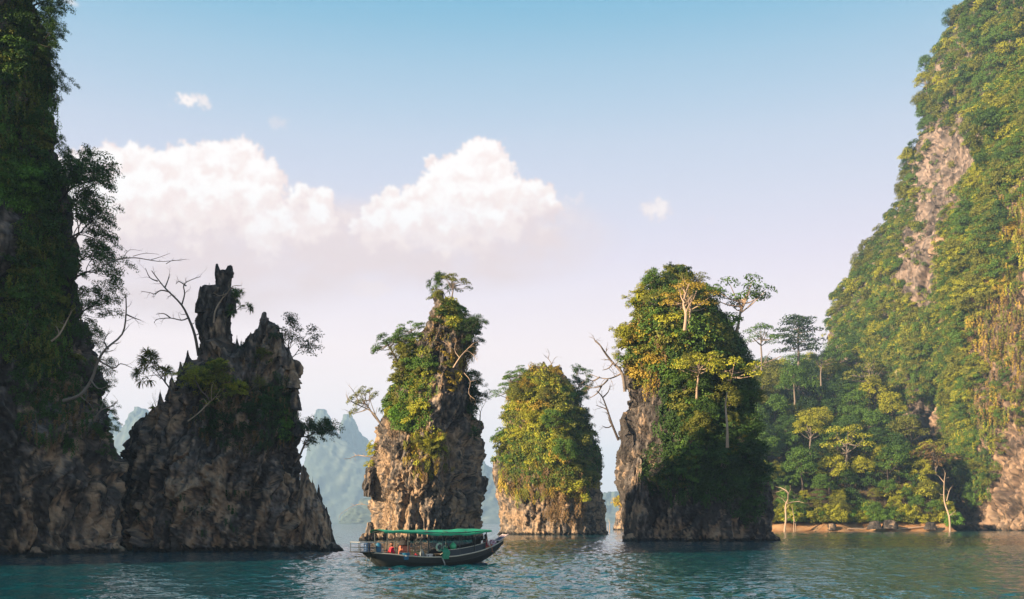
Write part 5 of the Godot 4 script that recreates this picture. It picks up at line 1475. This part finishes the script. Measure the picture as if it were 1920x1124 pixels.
func make_cargo() -> void:
	var navy := plain(Color(0.012, 0.045, 0.11), 0.35)
	var teal := plain(Color(0.010, 0.12, 0.22), 0.35)
	var red := plain(Color(0.42, 0.012, 0.03), 0.55)
	var orange := plain(Color(0.44, 0.13, 0.075), 0.6)
	var black := plain(Color(0.012, 0.012, 0.014), 0.85)
	var white := plain(Color(0.55, 0.52, 0.48), 0.55)
	var green := plain(Color(0.02, 0.30, 0.14), 0.5)
	var mint := plain(Color(0.28, 0.48, 0.36), 0.55)
	var grey := plain(Color(0.12, 0.15, 0.16), 0.4)
	var drum := lathe([[0.0, 0.0], [0.19, 0.0], [0.215, 0.03], [0.215, 0.16], [0.226, 0.18], [0.215, 0.2], [0.215, 0.36], [0.226, 0.38], [0.215, 0.4], [0.21, 0.52], [0.18, 0.56], [0.0, 0.57]])
	for q in [[Vector3(0.62, 1.05, 0.4), navy, "dark blue plastic drum on the stern platform, left of two"], [Vector3(1.42, 1.02, 0.45), teal, "blue plastic drum on the stern platform, beside the red shirted person"]]:
		var o := on_boat("plastic_drum", q[0])
		mesh_node("barrel", drum, q[1], o)
		mesh_node("lid", lathe([[0.0, 0.565], [0.10, 0.565], [0.10, 0.60], [0.0, 0.605]]), q[1], o)
		tag(o, q[2], "drum")
	var o := on_boat("plastic_tub", Vector3(3.25, 0.47, 0.78))
	mesh_node("tub", lathe([[0.0, 0.0], [0.27, 0.0], [0.34, 0.42], [0.37, 0.43], [0.37, 0.46], [0.335, 0.46], [0.26, 0.04], [0.0, 0.04]]), teal, o)
	var lab := Buf.new()
	lab.box(Transform3D(Basis(), Vector3(-0.05, 0.27, 0.315)), Vector3(0.12, 0.09, 0.03), 0.0)
	mesh_node("sticker", lab.mesh(), white, o)
	tag(o, "round blue plastic tub with a small pale sticker below the engine", "tub")
	# the engine on its stand
	o = on_boat("boat_engine", Vector3(3.55, 0.42, 0.15))
	for x in [-0.3, 0.3]:
		for z in [-0.22, 0.22]:
			mesh_node("leg", tubes([[Vector3(x * 1.2, 0, z), Vector3(x * 0.85, 0.95, z)]], 0.04), orange, o)
	var e := Buf.new()
	e.box(Transform3D(Basis(), Vector3(0, 0.78, 0)), Vector3(0.62, 0.46, 0.42), 0.06)
	mesh_node("engine_block", e.mesh(), orange, o)
	mesh_node("engine_cover", lathe([[0.0, 1.0], [0.36, 1.0], [0.385, 1.06], [0.36, 1.2], [0.27, 1.32], [0.12, 1.385], [0.0, 1.39]]), black, o)
	mesh_node("exhaust", tubes([[Vector3(0.3, 0.8, 0.1), Vector3(0.45, 0.95, 0.12), Vector3(0.47, 1.2, 0.12)]], 0.035), grey, o)
	tag(o, "orange boat engine on splayed legs under a round black cover", "engine")
	o = mesh_node("fuel_can", lathe([[0.0, 0.0], [0.15, 0.0], [0.16, 0.03], [0.16, 0.3], [0.13, 0.36], [0.05, 0.4], [0.05, 0.45], [0.0, 0.45]]), red)
	o.transform = Transform3D(Basis(), boat_x * Vector3(4.1, 0.42, 0.75))
	tag(o, "red fuel can on the deck right of the blue tub", "can")
	o = on_boat("gas_bottle", Vector3(4.55, 0.38, 0.8))
	mesh_node("bottle", lathe([[0.0, 0.0], [0.15, 0.0], [0.17, 0.05], [0.17, 0.5], [0.12, 0.62], [0.05, 0.66], [0.0, 0.66]]), grey, o)
	mesh_node("collar", lathe([[0.09, 0.64], [0.09, 0.78], [0.08, 0.78], [0.08, 0.64]]), grey, o)
	tag(o, "grey metal gas bottle on the deck, left of the pale box", "gas bottle")
	o = on_boat("cool_box", Vector3(5.05, 0.36, 0.82))
	var c := Buf.new()
	c.box(Transform3D(Basis(), Vector3(0, 0.19, 0)), Vector3(0.5, 0.38, 0.34), 0.03)
	mesh_node("body", c.mesh(), white, o)
	c = Buf.new()
	c.box(Transform3D(Basis(), Vector3(0, 0.43, 0)), Vector3(0.54, 0.08, 0.38), 0.03)
	mesh_node("lid", c.mesh(), white, o)
	tag(o, "pale square cool box on the deck under the canopy", "box")
	# green things amidships
	var d := Buf.new()
	for k in 12:
		for side in [1.0, -1.0]:
			for row in 6:
				var f := func(a: int, r: int) -> Vector3:
					var x := 5.95 + 0.05 * a
					var hang := r / 6.0
					return Vector3(x + 0.05 * sin(r * 0.8), 1.18 - 0.72 * hang, 0.86 + 0.30 * smoothstep(0.0, 0.3, hang) + 0.03 * sin(a * 1.3 + r * 0.4) * hang + (0.0 if side > 0 else -0.012))
				var p: Vector3 = f.call(k, row)
				var q: Vector3 = f.call(k + 1, row)
				var r: Vector3 = f.call(k + 1, row + 1)
				var s: Vector3 = f.call(k, row + 1)
				if side > 0: d.quad(p, q, r, s)
				else: d.quad(p, s, r, q)
	o = mesh_node("green_cloth", d.mesh(), plain(Color(0.03, 0.24, 0.13), 0.8))
	o.transform = boat_x
	tag(o, "green cloth hanging over the near side of the boat", "cloth")
	for q in [[Vector3(6.0, 1.28, 0.72), mint, 0.0, "pale green lifebuoy hanging above the green cloth"], [Vector3(6.75, 1.12, 0.3), green, 0.7, "green lifebuoy leaning on the bench left of the green ball"]]:
		o = on_boat("lifebuoy", q[0], q[2])
		var ring := Buf.new()
		var pts := []
		var rad := []
		for k in 25:
			pts.append(Vector3(0.25 * cos(TAU * k / 24.0), 0.25 * sin(TAU * k / 24.0), 0))
			rad.append(0.07)
		ring.tube(pts, rad, 10)
		mesh_node("ring", ring.mesh(), q[1], o)
		for k in 4:
			var bnd := Buf.new()
			var a := TAU * (k + 0.5) / 4.0
			bnd.tube([Vector3(0.25 * cos(a - 0.15), 0.25 * sin(a - 0.15), 0), Vector3(0.25 * cos(a + 0.15), 0.25 * sin(a + 0.15), 0)], [0.078, 0.078], 10)
			mesh_node("band", bnd.mesh(), white, o)
		tag(o, q[3], "lifebuoy")
	var ball := Buf.new()
	ball.ball(Transform3D(Basis(), Vector3(0, 0.24, 0)), Vector3(0.24, 0.25, 0.24), 12, 18)
	ball.tube([Vector3(0, 0.46, 0), Vector3(0, 0.54, 0)], [0.05, 0.04], 8)
	o = mesh_node("fender_ball", ball.mesh(), plain(Color(0.05, 0.42, 0.2), 0.4))
	o.position = boat_x * Vector3(7.15, 1.08, 0.62)
	tag(o, "bright green round fender ball under the middle of the canopy", "fender")
	# a crumpled patterned cloth on the bow deck
	var heap := Buf.new()
	for r in 14:
		for k in 18:
			var f := func(a: float, g: float) -> Vector3:
				var m := sin(PI * a / 14.0) * sin(PI * g / 18.0)
				return Vector3(10.25 + 1.0 * g / 18.0, hull_at(10.25 + 1.0 * g / 18.0)[1] - 0.03 + 0.42 * m + 0.07 * m * sin(a * 1.9 + g) , (a / 14.0 - 0.5) * 0.8 * (1.0 - 0.4 * g / 18.0))
			var col := Color(0.30, 0.10, 0.13) if (r / 2 + k / 3) % 2 == 0 else Color(0.40, 0.30, 0.32)
			heap.quad(f.call(r, k), f.call(r, k + 1.0), f.call(r + 1.0, k + 1.0), f.call(r + 1.0, k), col)
	var hm := plain(Color.WHITE, 0.85)
	hm.vertex_color_use_as_albedo = true
	hm.cull_mode = BaseMaterial3D.CULL_DISABLED
	o = mesh_node("patterned_cloth", heap.mesh(), hm)
	o.transform = boat_x
	tag(o, "crumpled pink and white patterned cloth on the bow deck", "cloth")
	make_people()

# ---------------------------------------------------------------- people: one smooth surface round a skeleton
# bones: [from, to, radius, radius, colour]; cells of the given size
func body_mesh(bones: Array, cell: float, blend: float) -> Buf:
	var lo := Vector3.ONE * 99.0
	var hi := -lo
	for q in bones:
		for k in 2:
			lo = lo.min(q[k] - Vector3.ONE * (q[2 + k] + cell * 2.0))
			hi = hi.max(q[k] + Vector3.ONE * (q[2 + k] + cell * 2.0))
	var n := Vector3i(((hi - lo) / cell).ceil()) + Vector3i.ONE
	var f := PackedFloat32Array()
	f.resize(n.x * n.y * n.z)
	f.fill(9.0)
	for q in bones:
		var a: Vector3 = q[0]
		var d: Vector3 = q[1] - a
		var dd := maxf(d.length_squared(), 1e-8)
		var far: float = maxf(q[2], q[3]) + blend + cell * 2.0
		var u := Vector3i(((a.min(q[1]) - Vector3.ONE * far - lo) / cell).floor()).clamp(Vector3i.ZERO, n - Vector3i.ONE)
		var w := Vector3i(((a.max(q[1]) + Vector3.ONE * far - lo) / cell).ceil()).clamp(Vector3i.ZERO, n - Vector3i.ONE)
		for z in range(u.z, w.z + 1):
			for y in range(u.y, w.y + 1):
				for x in range(u.x, w.x + 1):
					var p := lo + Vector3(x, y, z) * cell
					var t := clampf((p - a).dot(d) / dd, 0.0, 1.0)
					var s := (p - a - d * t).length() - lerpf(q[2], q[3], t)
					var k := (z * n.y + y) * n.x + x
					var h := clampf(0.5 + 0.5 * (f[k] - s) / blend, 0.0, 1.0)
					f[k] = lerpf(f[k], s, h) - blend * h * (1.0 - h)
	var b := Buf.new()
	var id := {}
	var corner := [0, 1, n.x, n.x + 1, n.x * n.y, n.x * n.y + 1, n.x * n.y + n.x, n.x * n.y + n.x + 1]
	for z in n.z - 1:
		for y in n.y - 1:
			for x in n.x - 1:
				var k := (z * n.y + y) * n.x + x
				var inside := 0
				for c in 8:
					if f[k + corner[c]] < 0.0: inside += 1
				if inside == 0 or inside == 8: continue
				var sum := Vector3.ZERO
				var m := 0
				for e in [[0, 1], [2, 3], [4, 5], [6, 7], [0, 2], [1, 3], [4, 6], [5, 7], [0, 4], [1, 5], [2, 6], [3, 7]]:
					var fa := f[k + corner[e[0]]]
					var fb := f[k + corner[e[1]]]
					if (fa < 0.0) == (fb < 0.0): continue
					var va := Vector3(e[0] & 1, (e[0] >> 1) & 1, e[0] >> 2)
					var vb := Vector3(e[1] & 1, (e[1] >> 1) & 1, e[1] >> 2)
					sum += va.lerp(vb, fa / (fa - fb))
					m += 1
				var p := lo + (Vector3(x, y, z) + sum / m) * cell
				id[k] = b.v.size()
				b.v.append(p)
				b.n.append(Vector3(f[k + corner[1]] - f[k], f[k + corner[2]] - f[k], f[k + corner[4]] - f[k]).normalized())
				var best := 9.0
				var col := Color.WHITE
				for q in bones:
					var dq: Vector3 = q[1] - q[0]
					var t := clampf((p - q[0]).dot(dq) / maxf(dq.length_squared(), 1e-8), 0.0, 1.0)
					var s: float = (p - q[0] - dq * t).length() - lerpf(q[2], q[3], t)
					if s < best:
						best = s
						col = q[4]
				b.c.append(col)
	var step := [1, n.x, n.x * n.y]
	for k in id.keys():
		for ax in 3:
			var u: int = step[(ax + 1) % 3]
			var w: int = step[(ax + 2) % 3]
			if (f[k] < 0.0) == (f[k + step[ax]] < 0.0): continue
			if not (id.has(k - u) and id.has(k - w) and id.has(k - u - w)): continue
			var q := [id[k], id[k - u], id[k - u - w], id[k - w]]
			if f[k] >= 0.0: b.i.append_array(PackedInt32Array([q[0], q[1], q[2], q[0], q[2], q[3]]))
			else: b.i.append_array(PackedInt32Array([q[0], q[2], q[1], q[0], q[3], q[2]]))
	b.face_out()
	return b

func make_people() -> void:
	var skin := Color(0.27, 0.125, 0.07)
	var folk := [
		["person in a red shirt with short dark hair, seated at the stern facing left", Vector3(2.62, 0.62, 0.25), PI, Color(0.46, 0.010, 0.035), Color(0.30, 0.012, 0.03), Color.BLACK, false],
		["person in a dark red life vest with pale straps, seated on the bow", Vector3(9.95, 0.98, 0.42), 0.25, Color(0.20, 0.02, 0.035), Color(0.30, 0.10, 0.045), Color(0.5, 0.42, 0.4), true],
		["person in a black vest with pale sleeves, seated behind the red vest on the bow", Vector3(10.25, 1.10, -0.1), 0.1, Color(0.022, 0.02, 0.026), Color(0.10, 0.06, 0.05), Color(0.48, 0.42, 0.42), true],
	]
	for q in folk:
		var o := on_boat("person", q[1], q[2])
		o.scale = Vector3.ONE * 1.12
		var shirt: Color = q[3]
		var legs: Color = q[4]
		var sleeve: Color = q[5] if q[6] else shirt
		var bones := [
			[Vector3(0, 0.12, -0.08), Vector3(0, 0.12, 0.08), 0.13, 0.13, legs], [Vector3(0, 0.14, 0), Vector3(0.05, 0.36, 0), 0.135, 0.14, shirt], [Vector3(0.05, 0.36, -0.06), Vector3(0.07, 0.52, -0.07), 0.12, 0.09, shirt],
			[Vector3(0.05, 0.36, 0.06), Vector3(0.07, 0.52, 0.07), 0.12, 0.09, shirt], [Vector3(0.07, 0.56, -0.13), Vector3(0.07, 0.56, 0.13), 0.07, 0.07, shirt], [Vector3(0.07, 0.56, 0), Vector3(0.09, 0.68, 0), 0.055, 0.05, skin],
		]
		var grips := []
		for s in [-1.0, 1.0]:
			var sh := Vector3(0.07, 0.55, 0.18 * s)
			var el := Vector3(0.16, 0.31, 0.26 * s)
			var wr := Vector3(0.37, 0.27 if s < 0 else 0.33, 0.17 * s)
			var knee := Vector3(0.42, 0.36 if q[6] else 0.16, 0.15 * s)
			var foot := Vector3(0.52, -0.08 if q[6] else -0.2, 0.15 * s)
			bones.append_array([[sh, el, 0.058, 0.044, sleeve], [el, wr, 0.043, 0.030, skin], [Vector3(0, 0.11, 0.09 * s), knee, 0.092, 0.062, legs], [knee, foot, 0.056, 0.036, skin if q[6] else legs], [foot, foot + Vector3(0.14, -0.03, 0), 0.036, 0.026, skin]])
			grips.append([wr, s])
		var b := body_mesh(bones, 0.024, 0.05)
		# head and hands on finer grids, joined into the same surface
		var c := Vector3(0.115, 0.79, 0)
		var head := [[c + Vector3(-0.015, 0.03, 0), c + Vector3(-0.01, 0.03, 0), 0.093, 0.093, skin], [c + Vector3(0.03, -0.05, 0), c + Vector3(0.045, -0.075, 0), 0.06, 0.045, skin], [c + Vector3(0.075, 0.005, 0), c + Vector3(0.10, -0.03, 0), 0.012, 0.016, skin], [c + Vector3(-0.02, -0.08, 0), c + Vector3(-0.03, -0.14, 0), 0.05, 0.05, skin]]
		for s in [-1.0, 1.0]:
			head.append([c + Vector3(-0.01, 0.0, 0.092 * s), c + Vector3(-0.015, 0.03, 0.096 * s), 0.016, 0.018, skin])
			head.append([c + Vector3(0.078, 0.018, 0.034 * s), c + Vector3(0.079, 0.018, 0.034 * s), 0.012, 0.012, Color(0.02, 0.015, 0.012)])
		head.append([c + Vector3(0.082, -0.065, -0.02), c + Vector3(0.082, -0.065, 0.02), 0.010, 0.010, Color(0.16, 0.05, 0.04)])
		var all := [body_mesh(head, 0.011, 0.022)]
		for g in grips:
			var w: Vector3 = g[0]
			var s: float = g[1]
			var hand := [[w + Vector3(0.015, 0, -0.015 * s), w + Vector3(0.075, 0.0, -0.03 * s), 0.026, 0.030, skin], [w + Vector3(0.02, 0.015, -0.03 * s), w + Vector3(0.06, 0.035, -0.06 * s), 0.012, 0.009, skin]]
			for k in 4:
				var root := w + Vector3(0.082, 0.018 - 0.016 * k, -0.03 * s)
				var l: float = [0.034, 0.04, 0.037, 0.028][k]
				hand.append([root, root + Vector3(l, -0.006, -0.008 * s), 0.0095, 0.009, skin])
				hand.append([root + Vector3(l, -0.006, -0.008 * s), root + Vector3(l * 1.3, -0.024, -0.03 * s), 0.009, 0.0075, skin])
			all.append(body_mesh(hand, 0.006, 0.006))
		for m in all:
			var k := b.v.size()
			b.v.append_array(m.v)
			b.n.append_array(m.n)
			b.c.append_array(m.c)
			for i in m.i: b.i.append(i + k)
		var mat := plain(Color.WHITE, 0.75)
		mat.vertex_color_use_as_albedo = true
		mesh_node("body", b.mesh(), mat, o)
		var hair := body_mesh([[c + Vector3(-0.035, 0.055, 0), c + Vector3(-0.03, 0.06, 0), 0.092, 0.092, Color.WHITE], [c + Vector3(-0.06, 0.02, 0), c + Vector3(-0.075, -0.04, 0), 0.075, 0.06, Color.WHITE], [c + Vector3(0.02, 0.095, 0), c + Vector3(0.05, 0.085, 0), 0.045, 0.035, Color.WHITE]], 0.012, 0.03)
		mesh_node("hair", hair.mesh(), plain(Color(0.010, 0.008, 0.008), 0.6), o)
		if q[6]:
			for s in [-1.0, 1.0]:
				mesh_node("strap", tubes([[Vector3(-0.085, 0.2, 0.08 * s), Vector3(-0.06, 0.45, 0.085 * s), Vector3(0.03, 0.625, 0.09 * s), Vector3(0.15, 0.5, 0.085 * s), Vector3(0.19, 0.2, 0.08 * s)]], 0.018), plain(Color(0.5, 0.42, 0.4), 0.7), o)
		tag(o, q[0], "person")

func _ready() -> void:
	rng.seed = 20
	make_camera_and_light()
	make_rocks()
	make_water()
	make_far()
	make_leaf_materials()
	make_habits()
	make_greenery()
	make_boat()
	tell_apart()

# alike things that still share a label are told apart by their order from the left
func tell_apart() -> void:
	var same := {}
	for o in get_children():
		if o.has_meta("label") and o is Node3D:
			var l: String = o.get_meta("label")
			if not same.has(l): same[l] = []
			same[l].append(o)
	var word := ["first", "second", "third", "fourth", "fifth", "sixth", "seventh", "eighth", "ninth", "tenth", "eleventh", "twelfth", "thirteenth", "fourteenth", "fifteenth", "sixteenth", "seventeenth", "eighteenth", "nineteenth", "twentieth"]
	for l in same:
		var all: Array = same[l]
		if all.size() < 2 or all.size() > 20 or l.split(" ").size() > 13: continue
		all.sort_custom(func(a, b): return a.position.x / a.position.z > b.position.x / b.position.z)
		for k in all.size():
			all[k].set_meta("label", l + (", left of two" if k == 0 else ", right of two") if all.size() == 2 else l + ", %s from left" % word[k])
